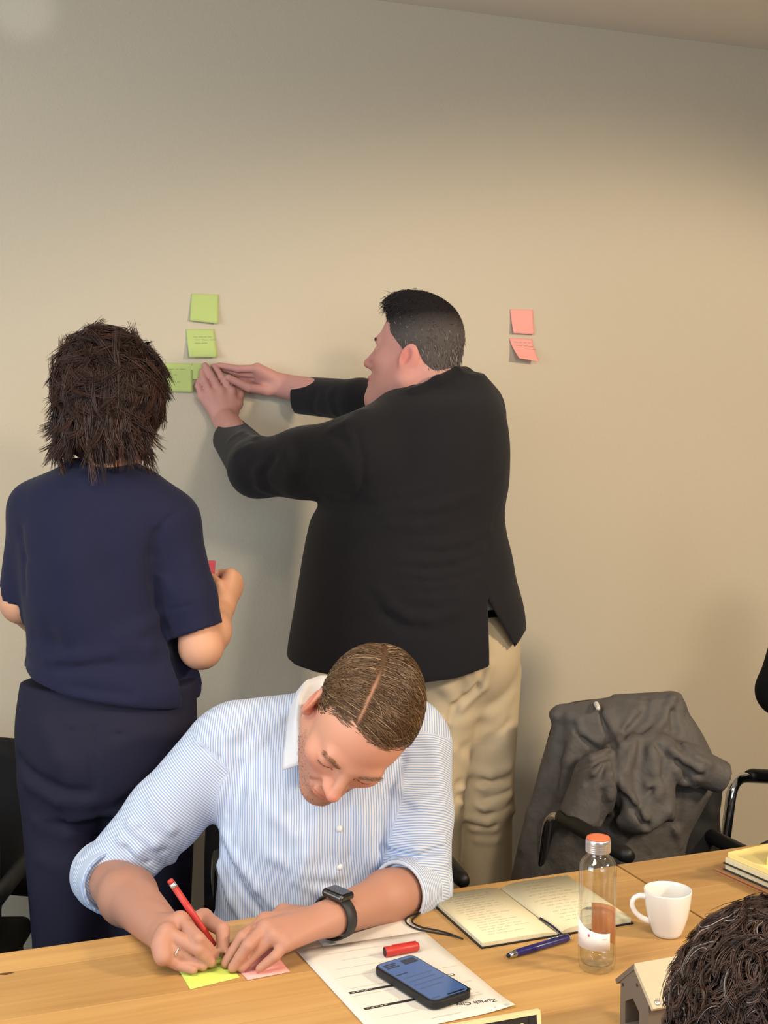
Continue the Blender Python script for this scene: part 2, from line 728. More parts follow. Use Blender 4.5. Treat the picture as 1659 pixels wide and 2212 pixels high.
def add_head(S, H, jaw=1.0, full=0.0, back=0.0, nose=1.0):
    k = H.k
    S.u(H.E((0, -0.018 + back / 2, 0.04), (0.0735, 0.093 - back / 2, 0.082)), 0.01 * k)
    S.u(H.E((0, 0.022, 0.01), (0.063, 0.066, 0.088)), 0.03 * k)
    S.u(H.E((0, 0.03, -0.05), (0.050 * jaw + full, 0.056, 0.060)), 0.03 * k)
    for sx in (1, -1):
        S.u(H.Cc((sx * 0.054 * jaw, -0.006, -0.052), (sx * 0.016, 0.068, -0.104), 0.020 + full, 0.015 + full), 0.028 * k)
        S.u(H.E((sx * 0.040, 0.056, -0.020), (0.024, 0.022, 0.020)), 0.022 * k)
    S.u(H.E((0, 0.080, -0.103), (0.022, 0.017, 0.016)), 0.018 * k)
    S.u(H.E((0, 0.078, -0.066), (0.028, 0.018, 0.024)), 0.02 * k)
    S.u(H.Cc((-0.036, 0.079, 0.020), (0.036, 0.079, 0.020), 0.009), 0.018 * k)
    for sx in (1, -1):
        S.sub(H.E((sx * 0.032, 0.097, 0.000), (0.019, 0.016, 0.012)), 0.014 * k)
        S.u(H.E((sx * 0.032, 0.0745, 0.000), (0.0165, 0.0125, 0.0115)), 0.003 * k)
        S.sub(H.Cc((sx * 0.020, 0.0885, -0.0065), (sx * 0.044, 0.0845, -0.0055), 0.0012), 0.003 * k)
        S.sub(H.Cc((sx * 0.019, 0.0865, 0.0085), (sx * 0.045, 0.0835, 0.0090), 0.0016), 0.004 * k)
    S.u(H.Cc((0, 0.086, 0.014), (0, 0.110, -0.028), 0.0070, 0.0095), 0.014 * k)
    S.u(H.E((0, 0.1105, -0.031), (0.0108, 0.0105, 0.0095)), 0.006 * k)
    for sx in (1, -1):
        S.u(H.E((sx * 0.0118, 0.0945, -0.035), (0.0075, 0.0115, 0.0080)), 0.011 * k)
        S.sub(H.E((sx * 0.0065, 0.1035, -0.0432), (0.0028, 0.004, 0.0018)), 0.002 * k)
        S.sub(H.Cc((sx * 0.019, 0.092, -0.043), (sx * 0.029, 0.083, -0.066), 0.002), 0.008 * k)
    S.u(H.E((0, 0.0950, -0.0605), (0.0235, 0.0080, 0.0054)), 0.004 * k)
    S.u(H.E((0, 0.0940, -0.0715), (0.0195, 0.0085, 0.0064)), 0.004 * k)
    S.sub(H.Cc((-0.023, 0.094, -0.0660), (0.023, 0.094, -0.0660), 0.0020), 0.003 * k)
    S.sub(H.Cc((-0.010, 0.100, -0.0820), (0.010, 0.100, -0.0820), 0.006), 0.008 * k)
    for sx in (1, -1):
        Re = rotz(-sx * 0.35) @ rotx(0.22)
        S.u(H.E((sx * 0.078, -0.012, -0.006), (0.0070, 0.0185, 0.0310), Re), 0.006 * k)
        S.u(H.E((sx * 0.077, -0.004, -0.026), (0.0065, 0.0085, 0.0095), Re), 0.005 * k)
        S.sub(H.E((sx * 0.0865, -0.009, -0.004), (0.0075, 0.0115, 0.0200), Re), 0.003 * k)
        S.u(H.E((sx * 0.081, -0.004, -0.002), (0.0035, 0.0035, 0.0130), Re), 0.003 * k)


def skin_tint(H, base, stubble=0.0, red=1.0, lip=(0.86, 0.62, 0.60)):
    base = np.array(lin(base)[:3])

    def fn(P):
        c = np.tile(base, (len(P), 1))
        if H is None:
            return c
        q = H.l(P)
        ax = np.abs(q[:, 0])

        def blob(cx, cy, cz, r):
            return np.exp(-(((ax - cx) ** 2 + (q[:, 1] - cy) ** 2 + (q[:, 2] - cz) ** 2) / r ** 2))
        warm = 0.9 * blob(0, 0.115, -0.035, 0.018) + 0.55 * blob(0.042, 0.07, -0.03, 0.03) + 0.8 * blob(0.082, -0.012, -0.005, 0.035) \
            + 0.35 * blob(0.0, 0.085, 0.05, 0.05) + 0.9 * blob(0.080, -0.009, -0.004, 0.012)
        warm = np.clip(warm * red, 0, 1)[:, None]
        c = c * (1 - warm) + c * np.array([1.02, 0.74, 0.72]) * warm
        lipm = np.exp(-((ax / 0.023) ** 4 + ((q[:, 1] - 0.095) / 0.014) ** 4 + ((q[:, 2] + 0.066) / 0.0105) ** 4))[:, None]
        c = c * (1 - lipm) + c * np.array(lip) * lipm
        if stubble:
            low = np.clip((-0.034 - q[:, 2]) / 0.02, 0, 1) * np.clip((q[:, 1] - 0.0) / 0.03, 0, 1)
            low *= 1 - blob(0, 0.115, -0.03, 0.022)
            cheek = np.exp(-(((ax - 0.04) / 0.02) ** 2 + ((q[:, 2] + 0.035) / 0.025) ** 2))
            low = np.clip(low * (1 - 0.7 * cheek), 0, 1)[:, None] * (1 - lipm) * stubble
            c = c * (1 - low) + c * np.array([0.52, 0.50, 0.52]) * low
        return c
    return fn


def add_hand(S, wrist, mcp, pip, tip, thumb, r=0.0092, kp=0.012, palm=0.0125):
    """wrist, 4 knuckles, 4 middle joints, 4 finger tips, thumb = base, joint, tip"""
    wr = np.asarray(wrist, float)
    for i in range(4):
        S.u(rc(wr + 0.25 * (mcp[i] - mcp[:].mean(0)), mcp[i], palm * 1.15, palm * (0.95 if i < 3 else 0.85)), kp)
    S.u(rc(wr, thumb[0], palm * 1.05, palm * 1.0), kp)
    for i in range(4):
        q = (1.0, 1.04, 1.0, 0.86)[i] * r
        d = pip[i] + (tip[i] - pip[i]) * 0.52
        n = unit(np.cross(pip[i] - mcp[i], tip[i] - pip[i]) + 1e-9)
        S.u(sph(mcp[i], q * 1.18), 0.006)
        S.u(rc(mcp[i], pip[i], q * 1.08, q * 0.98), 0.003)
        S.u(rc(pip[i], d, q * 0.98, q * 0.86), 0.0015)
        S.u(rc(d, tip[i], q * 0.86, q * 0.76), 0.0015)
    S.u(rc(thumb[0], thumb[1], r * 1.35, r * 1.12), 0.006)
    S.u(rc(thumb[1], thumb[2], r * 1.12, r * 0.9), 0.002)


def strand_mesh(name, curves, radii, m, parent, base, tint=None, sides=3):
    """curves (N,K,3) in U,W,Z ; radii (K) or (N,K)"""
    C = w2(curves) - np.asarray(base)
    N, K, _ = C.shape
    T = np.gradient(C, axis=1)
    T /= np.linalg.norm(T, axis=2, keepdims=True) + 1e-12
    ref = np.array([0.31, 0.52, 0.79])
    A = np.cross(T, ref)
    A /= np.linalg.norm(A, axis=2, keepdims=True) + 1e-12
    Bn = np.cross(T, A)
    R = np.broadcast_to(np.asarray(radii), (N, K))[..., None]
    V = np.stack([C + R * (cos(2 * pi * j / sides) * A + sin(2 * pi * j / sides) * Bn) for j in range(sides)], 2)
    idx = np.arange(N * K * sides).reshape(N, K, sides)
    q = []
    for j in range(sides):
        j2 = (j + 1) % sides
        q.append(np.stack([idx[:, :-1, j], idx[:, :-1, j2], idx[:, 1:, j2], idx[:, 1:, j]], -1).reshape(-1, 4))
    me = npmesh(name, V.reshape(-1, 3), None, np.concatenate(q))
    if tint is not None:
        c = np.ones((N, K, sides, 4), np.float32)
        c[..., :3] = tint[:, None, None, :]
        me.attributes.new('tint', 'FLOAT_COLOR', 'POINT').data.foreach_set('color', c.ravel())
    return link(name, me, m, parent)


def grow(roots, dirs, length, K, follow, lift, rng, noise=0.15, gravity=0.0, ec=None, er=None, flow=None):
    """hair curves in head-local space that hug an ellipsoid (ec, er)"""
    N = len(roots)
    out = np.empty((N, K, 3))
    p = roots.copy()
    out[:, 0] = p
    d = dirs.copy()
    step = (length / (K - 1))[:, None]
    jit = rng.normal(size=(N, 3)) * noise
    for i in range(1, K):
        n = (p - ec) / er ** 2
        n /= np.linalg.norm(n, axis=1, keepdims=True)
        if flow is not None:
            d = d * (1 - follow) + flow(p) * follow
        d = d + jit * 0.35
        d[:, 2] -= gravity
        d = d - n * (d * n).sum(1, keepdims=True)
        d /= np.linalg.norm(d, axis=1, keepdims=True) + 1e-9
        p = p + d * step
        lev = np.sqrt((((p - ec) / er) ** 2).sum(1))
        tgt = 1 + lift * (i / (K - 1)) if np.isscalar(lift) else 1 + lift[:, 0] + lift[:, 1] * (i / (K - 1))
        p = ec + (p - ec) * (tgt / np.maximum(lev, 1e-6))[:, None]
        out[:, i] = p
    return out


def fib(n, rng):
    i = np.arange(n) + 0.5
    ph = np.arccos(1 - 2 * i / n)
    th = pi * (1 + 5 ** 0.5) * i
    v = np.stack([np.cos(th) * np.sin(ph), np.sin(th) * np.sin(ph), np.cos(ph)], 1)
    return v + rng.normal(size=v.shape) * 0.012

# ================================================================== THE ROOM
plaster = mat('painted_plaster', (205, 195, 175), 0.85, spec=0.2, bump=(210, 0.28, 0.003))
white_paint = mat('white_ceiling_paint', (238, 232, 222), 0.9, spec=0.2, bump=(60, 0.1, 0.002))
carpet = mat('grey_carpet', (96, 92, 88), 0.95, spec=0.1, noise=(300, 0.25))
WY, CZ = 3.35, 2.718
tag(bevbox('wall_back', (0.6, WY + 0.05, CZ / 2), (8.0, 0.1, CZ), plaster, bev=0), kind='structure')
tag(bevbox('wall_left', (-3.45, 0, CZ / 2), (0.1, 6.8, CZ), plaster, bev=0), kind='structure')
tag(bevbox('wall_right', (4.65, 0, CZ / 2), (0.1, 6.8, CZ), plaster, bev=0), kind='structure')
tag(bevbox('wall_front', (0.6, -3.45, CZ / 2), (8.0, 0.1, CZ), plaster, bev=0), kind='structure')
tag(bevbox('floor', (0.6, 0, -0.05), (8.2, 7.0, 0.1), carpet, bev=0), kind='structure')
tag(bevbox('ceiling', (0.6, 0, CZ + 0.05), (8.2, 7.0, 0.1), white_paint, bev=0), kind='structure')

# ================================================================== TABLES
OAK = oak()
steel_dark = mat('black_steel', (30, 30, 32), 0.45, 0.6)
knotm = mat('oak_knot', (92, 62, 34), 0.6)


def table(x0, x1, label, cuts):
    t = empty('conference_table', ((x0 + x1) / 2, 1.5, 0), 0, label, 'table', 'oak conference tables')
    ox, oy = (x0 + x1) / 2, 1.5
    for a, b in zip(cuts[:-1], cuts[1:]):
        bevbox('board', (0, (a + b) / 2 - oy, TZ - 0.015), (x1 - x0, b - a - 0.0003, 0.03), OAK, t, 0.00025, 1)
    for sx in (x0 + 0.06, x1 - 0.06):
        for sy in (cuts[0] + 0.06, cuts[-1] - 0.06):
            bevbox('leg', (sx - ox, sy - oy, (TZ - 0.03) / 2), (0.05, 0.05, TZ - 0.03), steel_dark, t, 0.003)
    bevbox('apron', (0, 1.93 - 0.12 - oy, TZ - 0.055), (x1 - x0 - 0.17, 0.025, 0.05), steel_dark, t, 0.002)
    bevbox('apron', (0, cuts[0] + 0.1 - oy, TZ - 0.055), (x1 - x0 - 0.17, 0.025, 0.05), steel_dark, t, 0.002)
    return t


tA = table(-1.3, 1.191, 'long oak conference table with small knots, the striped shirt man writes at it',
           [1.05, 1.19, 1.335, 1.48, 1.60, 1.72, 1.874, 1.946])
tB = table(1.196, 3.2, 'oak conference table pushed against the long one, carrying the yellow pad stack',
           [1.05, 1.21, 1.36, 1.51, 1.65, 1.80, 1.949])
for x, y, a, b in ((0.12, 1.869, 0.011, 0.004), (0.36, 1.775, 0.006, 0.0025), (0.565, 1.655, 0.004, 0.002)):
    k = prism('knot', [(a * cos(t), b * sin(t) * (1 + 0.3 * sin(3 * t))) for t in np.linspace(0, 2 * pi, 17)[:-1]], 0.0003, knotm, tA)
    k.location = (x - tA.location.x, y - 1.5, TZ - 0.0001)

# ================================================================== CHAIRS
chrome = mat('chrome', (200, 202, 206), 0.12, 1.0)
black_plastic = mat('black_plastic', (17, 17, 18), 0.5)
black_mesh = mat('black_upholstery', (20, 19, 20), 0.8, bump=(500, 0.3, 0.001), spec=0.3)


def chair(x, y, rz, label, arm_z=0.69, back_h=0.93, tilt=0.18, back_w=0.215, arm_x=0.265, tm=None, front_bend=False, arm_l=None, back_lo=0.52):
    c = empty('conference_chair', (x, y, 0), rz, label, 'chair')
    tm = tm or chrome
    # +y is where the sitter faces
    bevbox('seat', (0, 0.0, 0.455), (0.46, 0.46, 0.05), black_mesh, c, 0.02, 3)
    S = []
    n = 9
    for i in range(n):
        t = i / (n - 1)
        z = back_lo + t * (back_h - back_lo)
        wdt = back_w - 0.03 * t ** 2 - 0.05 * max(0, t - 0.8) * 5 * 0.5
        yb = -0.215 - tilt * (z - 0.5) - 0.02 * sin(pi * t)
        S.append((wdt, yb, z))
    V, Fc = [], []
    m = 9
    for side in (0, 1):
        for w_, yb, z in S:
            for j in range(m):
                u = -1 + 2 * j / (m - 1)
                V.append((u * w_, yb - 0.035 * (1 - u * u) + (0.0 if side == 0 else -0.025), z))
    o1 = n * m
    for i in range(n - 1):
        for j in range(m - 1):
            a, b, d, e = i * m + j, i * m + j + 1, (i + 1) * m + j + 1, (i + 1) * m + j
            Fc += [(a, b, d, e), (o1 + e, o1 + d, o1 + b, o1 + a)]
    rim = [j for j in range(m)] + [i * m + m - 1 for i in range(1, n)] + [(n - 1) * m + j for j in range(m - 2, -1, -1)] + [i * m for i in range(n - 2, 0, -1)]
    for a, b in zip(rim, rim[1:] + rim[:1]):
        Fc.append((a, o1 + a, o1 + b, b))
    link('backrest', pymesh('backrest', V, Fc), black_mesh, c)
    for s in (-1, 1):
        X = s * arm_x
        arm_zz, arm_z_ = arm_z, (arm_l if (s < 0 and arm_l) else arm_z)
        if front_bend:
            tube('arm_tube', [(s * 0.21, 0.235, 0.44), (X, 0.245, 0.50), (X, 0.205, arm_z_), (X, -0.12, arm_z_ - 0.07)], 0.0125, tm, c, 14, 0.055)
            tube('armrest', [(X, 0.14, arm_z_ - 0.009), (X, 0.12, arm_z_ - 0.012), (X, -0.14, arm_z_ - 0.068), (X, -0.16, arm_z_ - 0.072)],
                 [0.0135, 0.017, 0.017, 0.0135], black_plastic, c, 14)
        else:
            tube('arm_tube', [(s * 0.20, -0.22, 0.44), (X, -0.24, 0.46), (X, -0.19, arm_z_), (X, 0.13, arm_z_ + 0.005)], 0.0115, tm, c, 12, 0.06)
            tube('armrest', [(X, -0.135, arm_z_ + 0.003), (X, -0.12, arm_z_ + 0.003), (X, 0.13, arm_z_ + 0.007), (X, 0.15, arm_z_ + 0.007)],
                 [0.013, 0.0165, 0.0165, 0.013], black_plastic, c, 14)
        tube('leg', [(s * 0.2, -0.2, 0.44), (s * 0.235, -0.27, 0.0)], 0.0115, tm, c, 10)
        tube('leg', [(s * 0.2, 0.2, 0.44), (s * 0.235, 0.24, 0.0)], 0.0115, tm, c, 10)
        tube('back_tube', [(s * 0.15, -0.2, 0.45), (s * 0.15, -0.262, 0.52), (s * 0.13, -0.270 - tilt * 0.25, back_h - 0.12)], 0.010, tm, c, 10, 0.03)
    tube('seat_frame', [(-0.2, -0.2, 0.43), (0.2, -0.2, 0.43), (0.2, 0.2, 0.43), (-0.2, 0.2, 0.43)], 0.010, chrome, c, 8, 0.0, True)
    return c


def uv(U, W, z=0.0):
    return w2(np.array([U, W, z]))


# ================================================================== STICKY NOTES
green_paper = mat('green_note_paper', (188, 206, 130), 0.85, spec=0.2)
lime_paper = mat('lime_note_paper', (206, 222, 104), 0.85, spec=0.2)
pink_paper = mat('pink_note_paper', (248, 172, 164), 0.85, spec=0.2)
rose_paper = mat('rose_note_paper', (190, 84, 96), 0.85, spec=0.2)
ink = mat('grey_ink', (88, 84, 78), 0.8)
ink_dark = mat('black_ink', (38, 36, 36), 0.7)
pencil_ink = mat('faint_ink', (150, 148, 120), 0.8)


def sheet_grid(name, fn, nu, nv, th, m, parent=None):
    """a thin sheet from fn(u, v) -> point, with real thickness th along its normal"""
    g = np.array([[fn(i / nu, j / nv) for i in range(nu + 1)] for j in range(nv + 1)], float)
    du, dv = np.gradient(g, axis=1), np.gradient(g, axis=0)
    n = np.cross(du, dv)
    n /= np.linalg.norm(n, axis=2, keepdims=True)
    V = np.concatenate([g.reshape(-1, 3), (g - n * th).reshape(-1, 3)])
    o = (nu + 1) * (nv + 1)
    Fc = []
    ix = lambda i, j: j * (nu + 1) + i
    for j in range(nv):
        for i in range(nu):
            a, b, c, d = ix(i, j), ix(i + 1, j), ix(i + 1, j + 1), ix(i, j + 1)
            Fc += [(a, b, c, d), (o + d, o + c, o + b, o + a)]
    rim = [ix(i, 0) for i in range(nu)] + [ix(nu, j) for j in range(nv)] + [ix(i, nv) for i in range(nu, 0, -1)] + [ix(0, j) for j in range(nv, 0, -1)]
    for a, b in zip(rim, rim[1:] + rim[:1]):
        Fc.append((b, a, o + a, o + b))
    return link(name, pymesh(name, V, Fc), m, parent)


def scrawl(name, fn, lines, m, parent, th=0.0006, amp=0.0016, seed=0, off=0.0004, freq=1.0, nrm=None):
    """handwriting: wavy ribbons on a surface fn(x, y) -> point ; lines of (x0, x1, y)"""
    rng = random.Random(seed)
    V, Fc = [], []
    for x0, x1, y in lines:
        x = x0
        while x < x1:
            wl = rng.uniform(0.006, 0.018)
            n = max(5, int(wl / 0.0011))
            pa, pb = rng.uniform(0, 6), rng.uniform(0, 6)
            last = None
            for i in range(n + 1):
                xx = x + wl * i / n
                yy = y + amp * (sin(xx * 2600 * freq + pa) * 0.7 + sin(xx * 1500 * freq + pb) * 0.6)
                p = np.array(fn(xx, yy + th / 2), float)
                q = np.array(fn(xx, yy - th / 2), float)
                nn = np.array((0, 0, 1.0)) if nrm is None else np.array(nrm)
                V += [p + nn * off, q + nn * off]
                k = len(V) - 2
                if last is not None:
                    Fc.append((last, last + 1, k + 1, k))
                last = k
            x += wl + rng.uniform(0.002, 0.005)
    return link(name, pymesh(name, V, Fc), m, parent, smooth=False)


def wall_note(corners, lift, m, label, group, writing=None, curl=(0, 0)):
    """TL, TR, BR, BL in pixels; the foot of the note lifts off the wall"""
    P = [wwall(x, y, WY - 0.002) for x, y in corners]
    base = (P[0] + P[1] + P[2] + P[3]) / 4

    def fn(u, v):                            # u left-right, v bottom-top
        b = P[3] * (1 - u) + P[2] * u
        t = P[0] * (1 - u) + P[1] * u
        p = b * (1 - v) + t * v - base
        l = lift[0] * (1 - u) + lift[1] * u
        p[1] -= l * (1 - v) ** 1.7 + curl[0] * max(0, 1 - v - u) ** 2 + curl[1] * max(0, u - v) ** 2
        # keep the sight line: a lifted corner is seen where it hangs
        return p
    o = sheet_grid('sticky_note', fn, 10, 10, 0.0003, m)
    o.location = base
    tag(o, label, 'sticky note', group)
    if writing:
        scrawl('writing', lambda x, y: fn(x / 0.076, y / 0.076), writing, pencil_ink, o, 0.0011, 0.0018, len(label), 0.0008, nrm=(0, -1, 0))
    return o


GN = 'green notes on the wall'
wall_note([(414, 634), (473, 636), (470, 700), (409, 693)], (0.006, 0.012), green_paper, 'topmost blank green sticky note of the column on the wall', GN)
wall_note([(402, 711), (463, 711), (468, 772), (406, 772)], (0.018, 0.014), green_paper, 'green sticky note with three short lines, second from the top on the wall', GN,
          [(0.018, 0.058, 0.055), (0.020, 0.062, 0.047), (0.020, 0.050, 0.038)])
wall_note([(358, 784), (416, 785), (415, 847), (355, 846)], (0.006, 0.012), green_paper, 'green sticky note lowest on the wall beside the dark haired head', GN,
          [(0.012, 0.046, 0.060), (0.024, 0.034, 0.045), (0.024, 0.034, 0.026)])
wall_note([(412, 784), (447, 786), (447, 822), (414, 819)], (0.004, 0.006), green_paper, 'small strip of green note under the fingertips pressing it on the wall', GN)
PN = 'pink notes on the wall'
wall_note([(1102, 668), (1152, 669), (1152, 723), (1105, 720)], (0.014, 0.007), pink_paper, 'upper pink sticky note right of the man in the blazer', PN)
wall_note([(1100, 730), (1150, 732), (1155, 782), (1110, 775)], (0.036, 0.030), pink_paper, 'lower pink sticky note curling away from the wall, with faint writing', PN,
          [(0.010, 0.062, 0.062), (0.014, 0.066, 0.050), (0.040, 0.066, 0.040)])


def table_note(corners, m, label, z=0.0, writing=None):
    P = [wpz(x, y, TZ + z) for x, y in corners]
    base = sum(P) / 4
    base[2] = TZ + z

    def fn(u, v):
        p = (P[3] * (1 - u) + P[2] * u) * (1 - v) + (P[0] * (1 - u) + P[1] * u) * v - base
        p[2] = 0.0005 + 0.002 * max(0, 0.35 - v) ** 2
        return p
    o = sheet_grid('sticky_note', fn, 6, 6, 0.0003, m)
    o.location = base
    tag(o, label, 'sticky note', 'notes on the table')
    if writing:
        scrawl('writing', lambda x, y: fn(x / 0.076, y / 0.076), writing, ink, o, 0.0008, 0.0016, 5, 0.0004)
    return o


table_note([(368, 2066), (468, 2050), (518, 2112), (411, 2138)], lime_paper, 'lime green sticky note on the table under the writing hand', 0,
           [(0.042, 0.072, 0.032), (0.030, 0.070, 0.040), (0.040, 0.066, 0.050), (0.03, 0.06, 0.058)])
table_note([(483, 2060), (582, 2045), (627, 2100), (535, 2118)], pink_paper, 'pink sticky note on the table under the flat hand', 0.0004)

# ================================================================== PAPERS, PHONE, CAP
paper = mat('white_paper', (222, 217, 208), 0.8, spec=0.25)


def flat_sheet(name, P, m, z, lifts=None):
    P = [np.array(p, float) for p in P]
    base = sum(P) / 4
    base[2] = z

    def fn(u, v):
        p = (P[3] * (1 - u) + P[2] * u) * (1 - v) + (P[0] * (1 - u) + P[1] * u) * v - base
        p[2] = 0.0006 + (lifts(u, v) if lifts else 0)
        return p
    o = sheet_grid(name, fn, 12, 16, 0.00025, m)
    o.location = base
    return o, fn


a0, a1, a2 = wpz(640, 2056, TZ), wpz(914, 2015, TZ), wpz(1096, 2167, TZ)
ex = unit(a1 - a0)
ey = unit(np.array([-ex[1], ex[0], 0]))
if np.dot(ey, a2 - a1) > 0:
    ey = -ey
b0 = a1 + ey * 0.2985 * 1.0
down = unit(a2 - a1)
P_top = [a0, a0 + ex * 0.21, a0 + ex * 0.21 + down * 0.284, a0 + down * 0.297]
u0 = wpz(684, 2029, TZ)
ux, ud = unit(wpz(853, 1985, TZ) - u0), unit(wpz(704, 2134, TZ) - wpz(640, 2058, TZ))
under, fnu = flat_sheet('paper_sheet', [u0, u0 + ux * 0.17, u0 + ux * 0.17 + ud * 0.20, u0 + ud * 0.25], paper, TZ)
tag(under, 'white paper sheet with faint grey print, half hidden beneath the watch arm', 'paper', 'printed sheets')
top, fnt = flat_sheet('paper_sheet', P_top, paper, TZ + 0.001, lambda u, v: 0.004 * max(0, (u - 0.7) / 0.3) ** 2 * max(0, (0.22 - v) / 0.22) ** 2
                      + 0.002 * max(0, v - 0.8))
tag(top, 'white printed sheet lying under the phone, with two black bars', 'paper', 'printed sheets')
W_, H_ = 0.21, 0.292


def printed(name, rects, m, parent, fn, off=0.0004, w=0.21, h=0.292):
    if len(rects) > 1:
        for r in rects:
            printed(name[:-1] if name.endswith('s') else name, [r], m, parent, fn, off, w, h)
        return
    V, Fc = [], []
    for x, y, dx, dy in rects:
        k = len(V)
        for a, b in ((x, y), (x + dx, y), (x + dx, y + dy), (x, y + dy)):
            p = np.array(fn(a / w, b / h))
            V.append(p + np.array([0, 0, off]))
        Fc.append((k, k + 1, k + 2, k + 3))
    return link(name, pymesh(name, V, Fc), m, parent, smooth=False)


pale_ink = mat('pale_print', (196, 190, 182), 0.8)
printed('printed_lines', [(0.03, 0.262, 0.10, 0.0006), (0.135, 0.283, 0.035, 0.0006), (0.05, 0.235, 0.09, 0.0006), (0.03, 0.208, 0.09, 0.0006),
                          (0.02, 0.180, 0.10, 0.0006), (0.02, 0.142, 0.075, 0.0006), (0.03, 0.045, 0.055, 0.0006), (0.02, 0.118, 0.06, 0.0006),
                          (0.09, 0.016, 0.045, 0.0012)], pale_ink, top, fnt)
printed('printed_bar', [(0.018, 0.126, 0.105, 0.0062)], ink_dark, top, fnt)
printed('printed_bar', [(0.018, 0.074, 0.105, 0.0062)], ink_dark, top, fnt)
for yy in (0.126, 0.074):
    printed('printed_label', [(0.022 + 0.0065 * i, yy + 0.0022, 0.0045, 0.0016) for i in range(5)], pale_ink, top, fnt, 0.0006)
    printed('printed_box', [(0.155, yy, 0.026, 0.0012), (0.155, yy + 0.005, 0.026, 0.0012), (0.18, yy, 0.0012, 0.0062)], ink_dark, top, fnt)
printed('printed_lines', [(0.16, 0.155, 0.04, 0.0007), (0.165, 0.10, 0.03, 0.0007), (0.158, 0.062, 0.03, 0.0007), (0.155, 0.055, 0.034, 0.0007)], pale_ink, top, fnt)
printed('printed_lines', [(0.012, 0.19 + 0.008 * i, 0.10 + 0.03 * ((i * 7) % 3), 0.0008) for i in range(5)], pale_ink, under, fnu)


def text(body, size, m, parent, loc, rz, name='lettering', rx=0.0, ext=0.00008):
    cu = bpy.data.curves.new(name, 'FONT')
    cu.body, cu.size, cu.extrude = body, size, ext
    cu.align_x, cu.align_y = 'CENTER', 'CENTER'
    o = bpy.data.objects.new('tmp', cu)
    COL.objects.link(o)
    dg = bpy.context.evaluated_depsgraph_get()
    me = bpy.data.meshes.new_from_object(o.evaluated_get(dg))
    bpy.data.objects.remove(o)
    q = link(name, me, m, parent, smooth=False)
    q.location, q.rotation_euler = loc, (rx, 0, rz)
    return q


sheet_a = math.atan2(ex[1], ex[0])
pt = fnt(0.168 / 0.21, 0.034 / 0.292)
text('Zurich City', 0.0125, ink_dark, top, (pt[0], pt[1], pt[2] + 0.0008), sheet_a + pi - 0.10)

# phone: corners of its glass in pixels
ph_c = (wpz(826, 2096, TZ + 0.012) + wpz(893, 2073, TZ + 0.012) + wpz(1004, 2136, TZ + 0.012) + wpz(929, 2163, TZ + 0.012)) / 4
ph_long = unit(wpz(1004, 2136, TZ + .012) - wpz(893, 2073, TZ + .012) + wpz(929, 2163, TZ + .012) - wpz(826, 2096, TZ + .012))
phone = empty('smartphone', (ph_c[0], ph_c[1], TZ + 0.0036), math.atan2(ph_long[1], ph_long[0]) + pi / 2,
              'black cased smartphone with a lit blue screen on the printed sheet', 'phone')
case_m = mat('black_rubber_case', (24, 24, 28), 0.55)
prism('case', rrect(0.0725, 0.1465, 0.0135), 0.0115, case_m, phone, 0, 0.0022)
prism('bezel', rrect(0.0675, 0.1415, 0.011), 0.0012, mat('black_glass', (8, 8, 10), 0.12, coat=0.5), phone, 0.0110)
screen_m = bpy.data.materials.new('phone_screen')
screen_m.use_nodes = True
nb_ = screen_m.node_tree.nodes['Principled BSDF']
nb_.inputs['Base Color'].default_value = lin((44, 62, 100))
nb_.inputs['Roughness'].default_value = 0.12
nb_.inputs['Emission Color'].default_value = lin((92, 124, 178))
nb_.inputs['Emission Strength'].default_value = 0.42
scr = prism('screen', rrect(0.0635, 0.1375, 0.009), 0.0003, screen_m, phone, 0.0121)
dark_ui = mat('dark_screen_tile', (30, 34, 48), 0.2)
mid_ui = mat('blue_screen_text', (62, 84, 128), 0.2)


def flat_rect(name, x, y, dx, dy, z, m, parent):
    return prism(name, [(x, y), (x + dx, y), (x + dx, y + dy), (x, y + dy)], 0.0002, m, parent, z)


flat_rect('screen_bar', -0.004, -0.066, 0.030, 0.0032, 0.01235, mat('black_ui', (6, 6, 8), 0.2), phone)
for r, ln in enumerate((0.022, 0.019, 0.023)):
    flat_rect('screen_text', -0.027, 0.047 + r * 0.0052, ln, 0.0032, 0.01235, dark_ui, phone)
flat_rect('screen_tile', 0.004, 0.046, 0.024, 0.016, 0.01235, dark_ui, phone)
flat_rect('screen_text', -0.029, 0.022, 0.020, 0.0026, 0.01235, dark_ui, phone)
for i, ln in enumerate((0.05, 0.046, 0.052, 0.04)):
    flat_rect('screen_text', -0.026, 0.008 - i * 0.013, ln, 0.003, 0.01235, mid_ui, phone)
flat_rect('screen_text', -0.030, -0.064, 0.014, 0.0035, 0.01235, mid_ui, phone)
tube('side_button', [(0.0367, 0.03, 0.006), (0.0367, 0.045, 0.006)], 0.0012, case_m, phone, 8)
tube('side_button', [(0.0367, -0.005, 0.006), (0.0367, 0.018, 0.006)], 0.0012, case_m, phone, 8)

